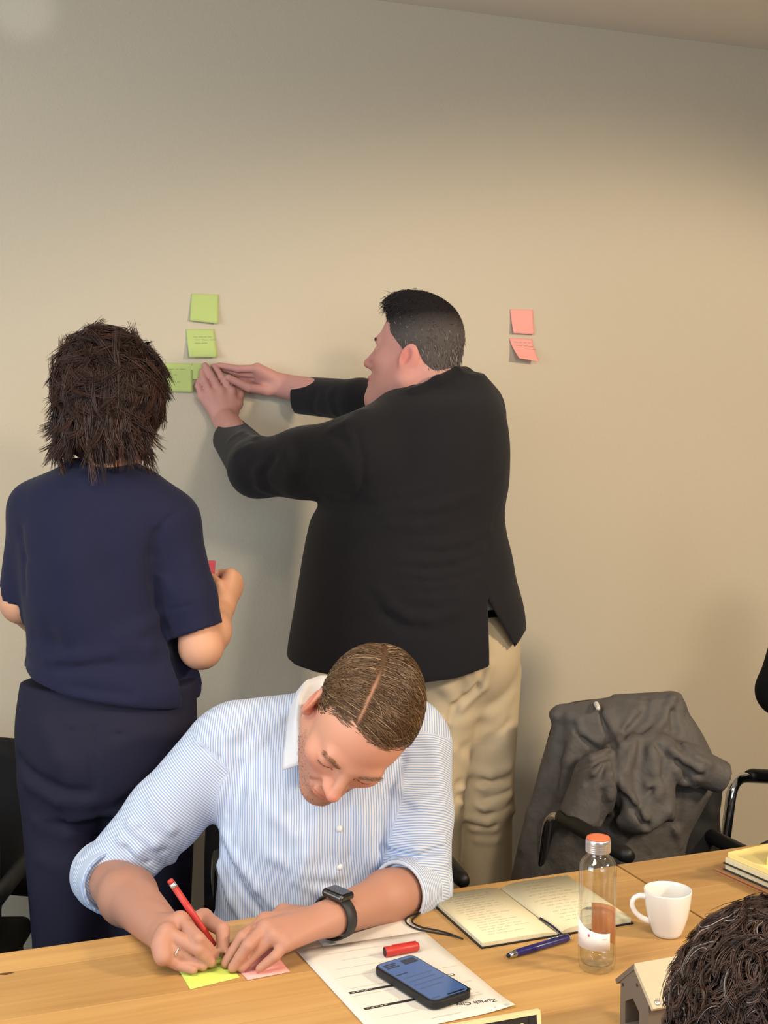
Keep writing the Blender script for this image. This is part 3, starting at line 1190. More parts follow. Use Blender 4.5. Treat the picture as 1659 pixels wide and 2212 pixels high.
red_m = mat('red_plastic', (184, 52, 46), 0.4)
dark_red = mat('dark_cap_inside', (46, 16, 18), 0.6)
ca, cb_ = wpz(831, 2056, TZ + 0.010), wpz(903, 2043, TZ + 0.010)
cap = empty('marker_cap', ((ca + cb_) / 2) * np.array([1, 1, 0]) + np.array([0, 0, TZ + 0.0018]), math.atan2((cb_ - ca)[1], (cb_ - ca)[0]),
            'red pen cap lying on the printed sheet behind the phone', 'pen cap')
Lc = np.linalg.norm(cb_ - ca)
V, Fc = lathe_geo([(0.0045, -Lc / 2 + 0.010), (0.0052, -Lc / 2), (0.0075, -Lc / 2), (0.0078, -Lc / 2 + 0.001), (0.0074, Lc / 2 - 0.003), (0.006, Lc / 2), (0.002, Lc / 2 + 0.0003)], 24, True, True, True)
V = [(z, y, -x + 0.0078) for x, y, z in V]
link('shell', pymesh('shell', V, Fc), red_m, cap)
V, Fc = lathe_geo([(0.0068, -Lc / 2 - 0.0003), (0.0068, -Lc / 2 - 0.0001)], 20)
link('opening', pymesh('opening', [(z, y, -x + 0.0078) for x, y, z in V], Fc), dark_red, cap)
tube('clip', [(Lc / 2 - 0.004, 0, 0.0158), (-Lc / 2 + 0.012, 0, 0.0162)], 0.0011, red_m, cap, 8)

# ================================================================== NOTEBOOK AND BLUE PEN
cream = mat('cream_paper', (222, 212, 178), 0.85, spec=0.2)
edge_m = mat('page_edges', (214, 204, 172), 0.9, noise=(900, 0.12, (1, 1, 6)))
blackcover = mat('black_cover', (20, 20, 23), 0.5)
nA, nB, nC = wpz(917, 1969, TZ), wpz(1038, 2049, TZ), wpz(1199, 2016, TZ)
nx = unit(wpz(1360, 1996, TZ) - nB)
nx = unit(nx)
ny = unit(np.array([-nx[1], nx[0], 0]))
nbk = empty('notebook', (nB[0] + nx[0] * 0.135, nB[1] + nx[1] * 0.135, TZ), math.atan2(nx[1], nx[0]),
            'open black notebook with cream pages full of handwriting', 'notebook')
PWd, PHt = 0.132, 0.205
for s, nm in ((-1, 'cover'), (1, 'cover')):
    prism(nm, [(0, -0.003), (s * (PWd + 0.003), -0.003), (s * (PWd + 0.003), PHt + 0.003), (0, PHt + 0.003)], 0.0022, blackcover, nbk, 0.0002)


def page_z(t):                               # height of the page from spine (0) to edge (1)
    return 0.0075 + 0.006 * sin(min(1, t * 1.6) * pi) ** 0.8 * (1 - t * 0.3) if t > 0.001 else 0.0045


def page_block(s, name):
    n, V, Fc = 16, [], []
    for j in (0, 1):
        for i in range(n + 1):
            t = i / n
            zz = 0.004 + (0.0085 if s > 0 else 0.0055) * (1 - math.exp(-t * 9)) * (1 - 0.25 * t)
            V.append((s * (0.0012 + t * (PWd - 0.0012)), j * PHt, zz))
            V.append((s * (0.0012 + t * (PWd - 0.0012)), j * PHt, 0.0024))
    st = (n + 1) * 2
    for i in range(n):
        a = 2 * i
        Fc += [(a, a + 2, st + a + 2, st + a), (a + 1, st + a + 1, st + a + 3, a + 3), (a, a + 1, a + 3, a + 2), (st + a, st + a + 2, st + a + 3, st + a + 1)]
    Fc += [(2 * n, 2 * n + 1, st + 2 * n + 1, st + 2 * n), (0, st, st + 1, 1)]
    if s < 0:
        Fc = [f[::-1] for f in Fc]
    o = link(name, pymesh(name, V, Fc), cream, nbk)
    o.data.materials.append(edge_m)
    for p in o.data.polygons:
        if abs(p.normal.z) < 0.5:
            p.material_index = 1
        p.use_smooth = abs(p.normal.z) > 0.5
    return o


pl, pr = page_block(-1, 'page_block'), page_block(1, 'page_block')
pzf = lambda s: (lambda x, y: (x, y, 0.004 + (0.0085 if s > 0 else 0.0055) * (1 - math.exp(-abs(x) / PWd * 9)) * (1 - 0.25 * abs(x) / PWd)))
rng = random.Random(4)
scrawl('handwriting', pzf(-1), [(-0.118 + rng.uniform(0, 0.012), -0.03 - rng.uniform(0, 0.05), 0.186 - i * 0.0095) for i in range(18)], ink, nbk, 0.0005, 0.0013, 8)
scrawl('handwriting', pzf(1), [(0.018 + rng.uniform(0, 0.02), 0.112 - rng.uniform(0, 0.06), 0.19 - i * 0.0125) for i in range(14)], ink, nbk, 0.0005, 0.0018, 9)
tube('ribbon', [(0.0, 0.06, 0.006), (0.001, 0.02, 0.0075), (0.003, -0.006, 0.004), (0.006, -0.012, 0.0015)], 0.0016, mat('navy_ribbon', (24, 26, 60), 0.7), nbk, 8, 0.01)
ebp = [wpz(905, 1972, TZ + .002), wpz(880, 1980, TZ + .003), wpz(874, 1992, TZ + .003), wpz(895, 2006, TZ + .0025), wpz(935, 2014, TZ + .002), wpz(975, 2020, TZ + .002), wpz(1000, 2028, TZ + .003)]
eb = Matrix.Rotation(-nbk.rotation_euler.z, 3, 'Z')
loc_ = lambda p: np.array(eb @ (Vector(p) - nbk.location))
tube('elastic_band', [loc_(p) for p in ebp], 0.0014, blackcover, nbk, 8, 0.03)
ebq = [wpz(912, 1968, TZ + .003), wpz(886, 1990, TZ + .0028), wpz(905, 2002, TZ + .0024), wpz(958, 2012, TZ + .002), wpz(990, 2024, TZ + .003)]
tube('elastic_band', [loc_(p) for p in ebq], 0.0014, blackcover, nbk, 8, 0.03)

navy_m = mat('navy_lacquer', (34, 30, 98), 0.3, coat=0.4)
pa, pb = wpz(1099, 2064, TZ + 0.006), wpz(1231, 2025, TZ + 0.006)
pen = empty('ballpoint_pen', ((pa + pb) / 2) * np.array([1, 1, 0]) + np.array([0, 0, TZ]), math.atan2((pb - pa)[1], (pb - pa)[0]),
            'navy blue pen with chrome ends in front of the notebook', 'pen')
Lp = np.linalg.norm(pb - pa)


def xlathe(name, prof, m, parent, zc, n=24):
    V, Fc = lathe_geo(prof, n)
    return link(name, pymesh(name, [(z, y, -x + zc) for x, y, z in V], Fc), m, parent)


xlathe('barrel', [(0.0045, -Lp / 2 + 0.012), (0.0056, -Lp / 2 + 0.014), (0.0060, 0), (0.0057, Lp / 2 - 0.008), (0.005, Lp / 2 - 0.004)], navy_m, pen, 0.0062)
xlathe('chrome_end', [(0.003, -Lp / 2), (0.0042, -Lp / 2 + 0.001), (0.0050, -Lp / 2 + 0.012), (0.0054, -Lp / 2 + 0.014)], chrome, pen, 0.0062)
xlathe('stylus_tip', [(0.0012, -Lp / 2 - 0.004), (0.0030, -Lp / 2 - 0.002), (0.0036, -Lp / 2 + 0.001)], black_plastic, pen, 0.0062)
xlathe('chrome_end', [(0.0048, Lp / 2 - 0.005), (0.0048, Lp / 2 - 0.001), (0.003, Lp / 2)], chrome, pen, 0.0062)
tube('clip', [(Lp / 2 - 0.005, 0, 0.0125), (Lp / 2 - 0.045, 0, 0.0135)], 0.0012, chrome, pen, 8)

# ================================================================== CUP
china = mat('white_china', (232, 230, 226), 0.18, coat=0.3)
cupc = wpz(1441, 2018, TZ)
cup = empty('espresso_cup', cupc, radians(163), 'white espresso cup with its handle turned to the bottle', 'cup')
lathe('bowl', [(0.001, 0.003), (0.0196, 0.003), (0.0204, 0.0005), (0.0214, 0.001), (0.0234, 0.006), (0.0272, 0.016), (0.0312, 0.029), (0.0345, 0.046), (0.0363, 0.060), (0.0372, 0.070),
               (0.0371, 0.0725), (0.0357, 0.0726), (0.0348, 0.068), (0.0326, 0.050), (0.0280, 0.028), (0.0225, 0.014), (0.011, 0.008), (0.0005, 0.0075)], china, cup, 48, True, False)
lathe('coffee', [(0.0226, 0.0185), (0.0226, 0.0188)], mat('coffee', (92, 56, 30), 0.15), cup, 32)
hp = [(0.034, 0, 0.062), (0.044, 0, 0.064), (0.0545, 0, 0.060), (0.0575, 0, 0.050), (0.052, 0, 0.037), (0.042, 0, 0.028), (0.027, 0, 0.021)]
tube('handle', hp, [0.0048, 0.0042, 0.0040, 0.0040, 0.0040, 0.0042, 0.005], china, cup, 12, 0.012)

# ================================================================== BOTTLE


def thin_clear(name, ior, tint):
    """thin-walled clear stuff: passes light straight through, mirrors at grazing angles"""
    m = bpy.data.materials.new(name)
    m.use_nodes = True
    nt = m.node_tree
    nt.nodes.remove(nt.nodes['Principled BSDF'])
    tr, gl, mx, fr, pw, ma = (nt.nodes.new(k) for k in ('ShaderNodeBsdfTransparent', 'ShaderNodeBsdfGlossy', 'ShaderNodeMixShader', 'ShaderNodeLayerWeight', 'ShaderNodeMath', 'ShaderNodeMath'))
    tr.inputs[0].default_value = tint
    gl.inputs['Roughness'].default_value = 0.03
    f0 = ((ior - 1) / (ior + 1)) ** 2
    pw.operation, ma.operation = 'POWER', 'MULTIPLY_ADD'
    pw.inputs[1].default_value = 5.0
    ma.inputs[1].default_value, ma.inputs[2].default_value = 1 - f0, f0
    fr.inputs[0].default_value = 0.5
    nt.links.new(fr.outputs['Facing'], pw.inputs[0])
    nt.links.new(pw.outputs[0], ma.inputs[0])
    nt.links.new(ma.outputs[0], mx.inputs[0])
    nt.links.new(tr.outputs[0], mx.inputs[1])
    nt.links.new(gl.outputs[0], mx.inputs[2])
    nt.links.new(mx.outputs[0], nt.nodes['Material Output'].inputs[0])
    return m


glass = thin_clear('clear_glass', 1.65, (0.965, 0.975, 0.97, 1))
water = thin_clear('water', 1.33, (0.96, 0.965, 0.955, 1))
alu = mat('aluminium', (205, 205, 208), 0.35, 0.9)
botc = wpz(1289, 2091, TZ)
bot = empty('water_bottle', botc, -YAW, 'clear glass water bottle with a white label and orange cap', 'bottle')
R = 0.0275
outer = [(0.002, 0.002), (0.016, 0.001), (0.0225, 0.0), (0.0262, 0.003), (R, 0.010), (R, 0.022), (R, 0.150), (0.0268, 0.158), (0.0225, 0.165), (0.0178, 0.169), (0.0158, 0.173), (0.0155, 0.184)]
inner = [(0.0130, 0.184), (0.0132, 0.173), (0.0155, 0.168), (0.0205, 0.163), (0.0242, 0.157), (0.0250, 0.150), (0.0250, 0.020), (0.0235, 0.011), (0.016, 0.008), (0.001, 0.009)]
lathe('glass', outer + inner, glass, bot, 56, True, True)
lathe('water', [(0.001, 0.0092), (0.016, 0.0083), (0.0234, 0.0113), (0.0249, 0.0202), (0.0249, 0.083), (0.0245, 0.0838), (0.001, 0.0838)], water, bot, 48)
cp_ = []
for i in range(5):
    cp_ += [(0.0182, 0.1765 + i * 0.0028), (0.0186, 0.1772 + i * 0.0028), (0.0186, 0.1784 + i * 0.0028)]
lathe('cap', [(0.0160, 0.1755)] + cp_ + [(0.0184, 0.1925), (0.0180, 0.1945), (0.0172, 0.1958)], alu, bot, 40)
lathe('cap_top', [(0.0174, 0.1955), (0.0168, 0.1975), (0.012, 0.1985), (0.001, 0.1988)], mat('orange_enamel', (238, 112, 72), 0.35), bot, 40)


def label_patch(name, a0, a1, zlo, zhi, r, m):
    n = 20
    V, Fc = [], []
    for rr in (r, r + 0.00025):
        for i in range(n + 1):
            t = i / n
            a = radians(a0 + (a1 - a0) * t)
            V += [(rr * cos(a), rr * sin(a), zlo(t)), (rr * cos(a), rr * sin(a), zhi(t))]
    o = (n + 1) * 2
    for i in range(n):
        k = 2 * i
        Fc += [(o + k, o + k + 2, o + k + 3, o + k + 1), (k + 1, k + 3, k + 2, k), (k, k + 2, o + k + 2, o + k), (k + 3, k + 1, o + k + 1, o + k + 3)]
    Fc += [(1, 0, o, o + 1), (2 * n, 2 * n + 1, o + 2 * n + 1, o + 2 * n)]
    return link(name, pymesh(name, V, Fc), m, bot)




def paper_label(name, c):
    m = mat(name, c, 0.6)
    nt = m.node_tree
    t, x = nt.nodes.new('ShaderNodeBsdfTranslucent'), nt.nodes.new('ShaderNodeMixShader')
    t.inputs[0].default_value = lin(c)
    x.inputs[0].default_value = 0.65
    nt.links.new(nt.nodes['Principled BSDF'].outputs[0], x.inputs[1])
    nt.links.new(t.outputs[0], x.inputs[2])
    nt.links.new(x.outputs[0], nt.nodes['Material Output'].inputs[0])
    return m


label_m = mat('white_label', (232, 226, 224), 0.6)
lab = label_patch('label', 172, 302, lambda t: 0.037, lambda t: 0.062 + 0.022 * (1 - t) ** 2.2, R + 0.0002, label_m)
label_patch('back_label', 12, 98, lambda t: 0.032, lambda t: 0.088, R + 0.0002, paper_label('orange_label', (255, 196, 152)))
logo = mat('pink_print', (214, 110, 120), 0.6)
label_patch('label_print', 232, 238, lambda t: 0.057, lambda t: 0.061, R + 0.0006, logo)
for z, a, b in ((0.055, 182, 196), (0.049, 186, 205), (0.045, 184, 200), (0.054, 276, 290)):
    label_patch('label_print', a, b, lambda t, z=z: z, lambda t, z=z: z + 0.0012, R + 0.0006, mat('pale_pink_print', (226, 190, 190), 0.6))

# ================================================================== LITTLE HOUSE, SIGN, PADS
stone = mat('grey_matte_plastic', (108, 96, 84), 0.7, bump=(400, 0.1, 0.0006))
roofm = mat('beige_matte_plastic', (190, 178, 150), 0.65)
hz = 0.115
hcen = np.array([0.871 + 0.036, 1.3755, TZ])
house = empty('house_ornament', hcen, radians(-90), 'grey house shaped ornament with a beige roof beside the bottle', 'ornament')
# local: gable faces -x ... built with the gable in the x,z plane looking to -y
gw, ev, ap, dp = 0.034, 0.0625, 0.0925, 0.070
bm = bmesh.new()
outl = [(-gw, 0), (gw, 0), (gw, ev), (0, ap), (-gw, ev)]
win = [(-0.022, 0.010), (0.012, 0.010), (0.012, 0.040), (-0.004, 0.052), (-0.022, 0.040)]


def ring_walls(y0, y1):
    V, Fc = [], []
    for y in (y0, y1):
        for r in (outl, win):
            V += [(x, y, z) for x, z in r]
    for k in range(5):
        k2 = (k + 1) % 5
        Fc += [(k, k2, 5 + k2, 5 + k), (10 + k2, 10 + k, 15 + k, 15 + k2), (k2, k, 10 + k, 10 + k2), (5 + k, 5 + k2, 15 + k2, 15 + k)]
    return V, Fc


link('gable_body', pymesh('gable_body', *ring_walls(-dp / 2, dp / 2)), stone, house, smooth=False)
for s in (-1, 1):
    L_ = math.hypot(gw, ap - ev)
    n_ = np.array([(ap - ev) * s, 0, gw]) / L_
    d_ = np.array([gw * s, 0, -(ap - ev)]) / L_
    t0 = np.array([0, 0, ap])
    th = 0.006
    pts = []
    for q, k in ((0.0, 0), (L_ + 0.011, 0), (L_ + 0.011, th), (0.0, th)):
        pts.append(t0 + d_ * q + n_ * k)
    V = [p + np.array([0, y, 0]) for y in (-dp / 2 - 0.001, dp / 2 + 0.006) for p in pts]
    V[3] = np.array([0, V[3][1], ap + th * L_ / gw])
    V[7] = np.array([0, V[7][1], ap + th * L_ / gw])
    Fc = [(0, 1, 2, 3), (7, 6, 5, 4), (0, 4, 5, 1), (1, 5, 6, 2), (2, 6, 7, 3), (3, 7, 4, 0)]
    rp = link('roof_panel', pymesh('roof_panel', V, [f if s < 0 else f[::-1] for f in Fc]), roofm if s > 0 else stone, house, smooth=False)
    bb = t0 + d_ * (L_ + 0.004) + n_ * (th + 0.0003)
    for yy in (-dp / 2 + 0.008, dp / 2 - 0.004):
        Vb, Fb = lathe_geo([(0.0001, 0), (0.0038, 0), (0.0038, 0.0008), (0.002, 0.0012)], 16)
        Rb = Matrix(((0, 0, 0), (0, 0, 0), (0, 0, 0)))
        z_ = Vector(n_)
        x_ = Vector((0, 1, 0))
        y_ = z_.cross(x_)
        M = Matrix((x_, y_, z_)).transposed()
        link('bolt', pymesh('bolt', [np.array(M @ Vector(v)) + bb + np.array([0, yy, 0]) for v in Vb], Fb), alu, house)
for x, z in ((0.006, 0.074), (-0.028, 0.060)):
    o = lathe('hole', [(0.0022, 0), (0.0022, 0.0006)], black_plastic, house, 14)
    o.rotation_euler = (pi / 2, 0, 0)
    o.location = (x, -dp / 2 + 0.0003, z)

# upright menu-style sign at the bottom edge
sp = wpz(1090, 2300, TZ)
sign = empty('table_sign', sp, radians(-1), 'small black sign in a pale gold frame at the near edge of the view', 'sign')
goldf = mat('pale_gold_frame', (232, 214, 166), 0.45)
ZR = wpz(1167, 2187, TZ)                     # where the sight line of its corner meets the table
fx1 = 0.055
fh = 0.056
tilt = radians(12)
panel = empty('tmp', (0, 0, 0))
bpy.data.objects.remove(panel)


def tilted(v):
    x, y, z = v
    return (x, y * cos(tilt) + z * sin(tilt), -y * sin(tilt) + z * cos(tilt) + 0.002)


def tbox(name, x0, x1, z0, z1, y0, y1, m):
    V = [tilted((x, y, z)) for y in (y0, y1) for x, z in ((x0, z0), (x1, z0), (x1, z1), (x0, z1))]
    return link(name, pymesh(name, V, [(0, 1, 2, 3), (7, 6, 5, 4), (0, 4, 5, 1), (1, 5, 6, 2), (2, 6, 7, 3), (3, 7, 4, 0)]), m, sign, smooth=False)


fx0 = -0.10
tbox('board', fx0 + 0.003, fx1 - 0.003, 0.003, fh - 0.003, 0.002, 0.006, mat('black_board', (40, 36, 34), 0.5))
for a in ((fx0, fx1, 0, 0.005), (fx0, fx1, fh - 0.005, fh), (fx0, fx0 + 0.005, 0.005, fh - 0.005), (fx1 - 0.005, fx1, 0.005, fh - 0.005)):
    tbox('frame_bar', a[0], a[1], a[2], a[3], 0.0, 0.008, goldf)
tbox('fold_line', fx1 - 0.0165, fx1 - 0.0155, 0.006, fh - 0.006, 0.0015, 0.003, mat('fold_dark', (24, 22, 20), 0.6))
amp = text('&', 0.020, mat('gold_print', (240, 214, 150), 0.4, 0.3), sign, tilted((fx1 - 0.026, 0.0010, fh - 0.020)), 0, 'emblem', pi / 2 - tilt, 0.0003)
tbox('foot', fx0 + 0.02, fx1 - 0.02, 0.0, 0.004, 0.008, 0.030, goldf)

# stack at the right: brown folder, dark covered book, cream block, yellow pad, a curled sheet
pc0 = wpz(1543, 1884, TZ)
dirL = unit(wpz(1659, 1936, TZ) - pc0)
pang = math.atan2(dirL[1], dirL[0])
GP = 'pads stacked on the right hand table'


def stack_item(name, label, cat, z, h, ox, oy, w, d, m, cover=None, group=GP):
    """origin at the visible near-left corner; x runs along the visible edge"""
    nrm = np.array([-dirL[1], dirL[0], 0])
    p = pc0 + dirL * ox + nrm * oy
    e = empty(name, (p[0], p[1], TZ + z), pang, label, cat, group)
    if cover:
        bevbox('cover', (w / 2, d / 2, 0.001), (w, d, 0.002), cover, e, 0.0006, 1)
        bevbox('page_block', (w / 2, d / 2, 0.002 + (h - 0.004) / 2), (w - 0.006, d - 0.006, h - 0.004), m, e, 0.0008, 1)
        bevbox('cover', (w / 2, d / 2, h - 0.001), (w, d, 0.002), cover, e, 0.0006, 1)
    else:
        bevbox('page_block', (w / 2, d / 2, h / 2), (w, d, h), m, e, 0.0008, 1)
    return e


yellow_pad = mat('yellow_pad_paper', (252, 230, 150), 0.85, noise=(700, 0.06, (1, 1, 8)))
stack_item('folder', 'brown edged folder at the bottom of the pad stack', 'folder', 0.0, 0.007, 0.0, 0.0, 0.30, 0.215, mat('brown_card', (176, 124, 84), 0.7), mat('brown_card', (176, 124, 84), 0.7))
stack_item('hardback_book', 'dark green covered book second in the pad stack', 'book', 0.0072, 0.0135, 0.012, 0.008, 0.27, 0.19, edge_m, mat('dark_green_cover', (44, 50, 46), 0.6))
stack_item('writing_pad', 'cream writing pad under the yellow pad', 'pad', 0.0209, 0.010, 0.016, 0.010, 0.26, 0.185, mat('cream_pad', (226, 214, 176), 0.85, noise=(700, 0.06, (1, 1, 8))))
yp = stack_item('yellow_pad', 'pale yellow notepad on top of the pad stack, a sheet curling up', 'pad', 0.0311, 0.010, 0.020, 0.012, 0.25, 0.18, yellow_pad)


def curl(u, v):
    return np.array([0.082 + 0.030 * v ** 1.5, 0.012 + 0.155 * u, 0.0103 + 0.085 * v - 0.02 * v * u])


sheet_grid('curling_sheet', curl, 8, 10, 0.0003, yellow_pad, yp)

# ================================================================== PEOPLE
hair_m = mat('hair', rough=0.42, spec=0.45, vcol=True)
skin_m = mat('skin', rough=0.52, spec=0.35, vcol=True, sss=0.12, bump=(260, 0.08, 0.0008))
RNG = np.random.default_rng(7)


def cols(n, a, b, rng, extra=None, frac=0.0):
    a, b = np.array(lin(a)[:3]), np.array(lin(b)[:3])
    t = rng.random((n, 1))
    c = a * (1 - t) + b * t
    if extra is not None:
        m = rng.random(n) < frac
        c[m] = np.array(lin(extra)[:3]) * rng.uniform(0.7, 1.1, (m.sum(), 1))
    return c


def flat_tint(c):
    c = np.array(lin(c)[:3])
    return lambda P: np.tile(c, (len(P), 1))


def simple_legs(S, hips, knees, ankles, r=(0.085, 0.06, 0.042)):
    for h, k, a in zip(hips, knees, ankles):
        S.u(rc(h, k, r[0], r[1]), 0.05)
        S.u(rc(k, a, r[1] * 0.98, r[2]), 0.02)


def shoe(name, ankle, fdir, parent, base, m):
    S = SDF()
    a = np.array(ankle, float)
    f = np.array([fdir[0], fdir[1], 0.0])
    f /= np.linalg.norm(f)
    heel = np.array([a[0], a[1], 0.045]) - f * 0.055
    toe = np.array([a[0], a[1], 0.036]) + f * 0.17
    S.u(rc(heel, toe, 0.043, 0.036), 0.01).u(rc([a[0], a[1], 0.05], [a[0], a[1], 0.12], 0.046, 0.042), 0.03)
    S.cut(half([0, 0, 0.002], [0, 0, -1]))
    return sculpt(name, S, 0.006, m, parent, base)


leather = mat('dark_leather', (36, 28, 24), 0.45)


# ------------------------------------------------------------------ the seated man writing
def seated_man():
    H = Head((-0.0429, 1.985, 1.066), (-0.192, -0.691, -0.697), (0.467, -0.689, 0.555), 1.03)
    base = w2(np.array([-0.12, 2.5, 0.0]))
    eR, wR = px(232, 1893, 2.17), pz(362, 2020, 0.782)
    eL, wL = px(905, 1912, 2.09), pz(712, 1984, 0.788)
    shR, shL = px(478, 1628, 2.20), px(893, 1612, 2.22)
    hip = np.array([-0.12, 2.47, 0.555])
    S = SDF()
    add_head(S, H)
    S.u(rc(H.w((0, -0.03, -0.035)), px(712, 1590, 2.22), 0.056, 0.060), 0.03)
    S.u(rc(px(700, 1640, 2.24), hip, 0.105, 0.13), 0.05)
    S.u(rc(shR + [0.02, 0.02, -0.02], shL + [-0.02, 0.02, -0.02], 0.046), 0.02)
    S.u(rc(shR, eR, 0.046, 0.040), 0.03).u(rc(shL, eL, 0.046, 0.040), 0.03)
    mR, mL = eR * 0.62 + wR * 0.38, eL * 0.62 + wL * 0.38
    S.u(rc(eR, mR, 0.042, 0.046), 0.015).u(rc(mR, wR, 0.045, 0.0285), 0.02)
    S.u(rc(eL, mL, 0.040, 0.041), 0.015).u(rc(mL, wL, 0.040, 0.0275), 0.02)
    for s in (-1, 1):
        h_, k_, a_ = hip + [s * 0.09, -0.02, 0], np.array([-0.12 + s * 0.13, 2.06, 0.53]), np.array([-0.12 + s * 0.14, 2.08, 0.10])
        S.u(rc(h_, k_, 0.075, 0.055), 0.04).u(rc(k_, a_, 0.052, 0.038), 0.02)
    # writing hand
    q = lambda *a: np.array([pz(*p) for p in a])
    mcp = q((389, 1988, .806), (360, 2014, .800), (348, 2040, .788), (352, 2067, .774))
    pip = q((430, 2028, .796), (428, 2050, .782), (403, 2066, .768), (384, 2084, .758))
    tip = q((464, 2062, .766), (456, 2078, .760), (438, 2087, .755), (418, 2095, .754))
    th = q((440, 1984, .786), (481, 2008, .792), (482, 2047, .772))
    add_hand(S, wR, mcp, pip, tip, th, 0.0098, 0.014, 0.0150)
    # flat hand
    mcp2 = q((572, 1990, .797), (574, 2004, .800), (592, 2022, .793), (616, 2040, .782))
    pip2 = q((524, 2024, .791), (536, 2042, .787), (560, 2050, .776), (594, 2066, .771))
    tip2 = q((487, 2080, .754), (503, 2090, .754), (522, 2090, .753), (561, 2092, .754))
    th2 = q((612, 1972, .778), (524, 2036, .765), (488, 2058, .757))
    add_hand(S, wL, mcp2, pip2, tip2, th2, 0.0096, 0.014, 0.0142)
    tintf = skin_tint(H, (206, 152, 128), stubble=0.55, red=0.9)
    b = sculpt('person', S, 0.0027, skin_m, None, base, tint=tintf, adapt=0.0)
    tag(b, 'seated man in pale striped shirt bending over the table, writing on a green note', 'person')

    # shirt
    T = SDF()
    rows = [prow(1535, 590, 800, 2.27, 0.05), prow(1556, 515, 880, 2.25, 0.075), prow(1590, 468, 915, 2.23, 0.098), prow(1650, 455, 925, 2.21, 0.125), prow(1750, 474, 905, 2.19, 0.135),
            prow(1850, 474, 880, 2.20, 0.135), prow(1960, 466, 872, 2.23, 0.145), prow(2060, 466, 872, 2.30, 0.15), (0.55, -0.12, 2.42, 0.175, 0.15), (0.50, -0.12, 2.46, 0.17, 0.14)]
    T.u(loft(rows), 0.02)
    T.u(rc(px(700, 1560, 2.26), px(520, 1592, 2.22), 0.058, 0.066), 0.04)
    T.u(rc(px(720, 1560, 2.26), px(870, 1580, 2.24), 0.058, 0.066), 0.04)
    T.u(rc(shR, eR * 0.5 + shR * 0.5, 0.072, 0.066), 0.035).u(rc(eR * 0.5 + shR * 0.5, eR, 0.066, 0.058), 0.02)
    T.u(rc(shL, eL * 0.5 + shL * 0.5, 0.070, 0.062), 0.03).u(rc(eL * 0.5 + shL * 0.5, eL, 0.062, 0.056), 0.02)
    T.u(sph(eR, 0.060), 0.01).u(sph(eL, 0.056), 0.01)
    # neck opening
    T.sub(rc(H.w((0, -0.02, -0.06)), px(712, 1578, 2.20), 0.056, 0.052), 0.01)
    fR, fL = unit(wR - eR), unit(wL - eL)
    T.folds([([(262, 1812), (300, 1838), (330, 1880)], 0.010, 0.006), ([(282, 1780), (335, 1822), (372, 1858)], 0.011, 0.005), ([(330, 1730), (370, 1790), (420, 1830)], 0.012, 0.004),
             ([(272, 1828), (318, 1862)], 0.006, -0.005), ([(300, 1790), (352, 1838)], 0.006, -0.004), ([(430, 1600), (500, 1590), (570, 1570)], 0.012, 0.003),
             ([(440, 1618), (474, 1640), (494, 1700), (490, 1760)], 0.006, -0.005), ([(484, 1800), (510, 1850), (560, 1920), (620, 1985)], 0.010, 0.006),
             ([(480, 1830), (506, 1890), (560, 1970)], 0.008, -0.006), ([(476, 1870), (500, 1940), (530, 1990)], 0.011, 0.006), ([(478, 1905), (490, 1960)], 0.007, -0.005),
             ([(590, 1850), (650, 1880), (720, 1890)], 0.016, 0.003), ([(560, 1700), (600, 1760), (640, 1800)], 0.02, 0.003),
             ([(868, 1640), (838, 1710), (826, 1780), (828, 1830)], 0.009, -0.012), ([(858, 1650), (832, 1720), (822, 1790)], 0.010, 0.004),
             ([(838, 1838), (890, 1852), (950, 1835)], 0.009, -0.004), ([(840, 1822), (900, 1832), (955, 1812)], 0.011, 0.005), ([(850, 1862), (905, 1872), (960, 1858)], 0.012, 0.005),
             ([(716, 1750), (716, 1850), (712, 1985)], 0.004, -0.0016), ([(758, 1745), (754, 1850), (748, 1985)], 0.006, -0.0012), ([(780, 1760), (800, 1850), (790, 1960)], 0.02, 0.004),
             ([(905, 1560), (940, 1620), (950, 1700)], 0.02, 0.003), ([(640, 1900), (700, 1925), (760, 1925)], 0.012, 0.004), ([(520, 1650), (515, 1720), (500, 1790)], 0.014, -0.004), ([(690, 1750), (660, 1850), (650, 1970)], 0.02, 0.003), ([(860, 1700), (905, 1735), (955, 1740)], 0.013, 0.004), ([(600, 1560), (560, 1600), (530, 1640)], 0.014, 0.003)], 1.6)
    T.brushes = [(p, q, w_ * (0.82 if w_ > 0.005 else 1.0), a_ * (2.4 if w_ > 0.005 else 1.3)) for p, q, w_, a_ in T.brushes]

    def stripe(P):
        dT = np.abs(loft(rows)[0](P))
        dR = np.abs(rc(shR, eR, 0.07, 0.058)[0](P))
        dL = np.abs(rc(shL, eL, 0.07, 0.056)[0](P))
        sR = (P - shR) @ unit(eR - shR)
        sL = (P - shL) @ unit(eL - shL)
        wv = 0.0015 * np.sin(P[:, 2] * 40)
        return np.where((dR < dT) & (dR <= dL) & (sR > 0.0), sR,
                        np.where((dL < dT) & (sL > 0.0), sL, P[:, 0] + wv + (P[:, 2] - 0.9) * 0.04))
    st = stripes()
    shirt = sculpt('shirt', T, 0.004, st, b, base, stripe=stripe)
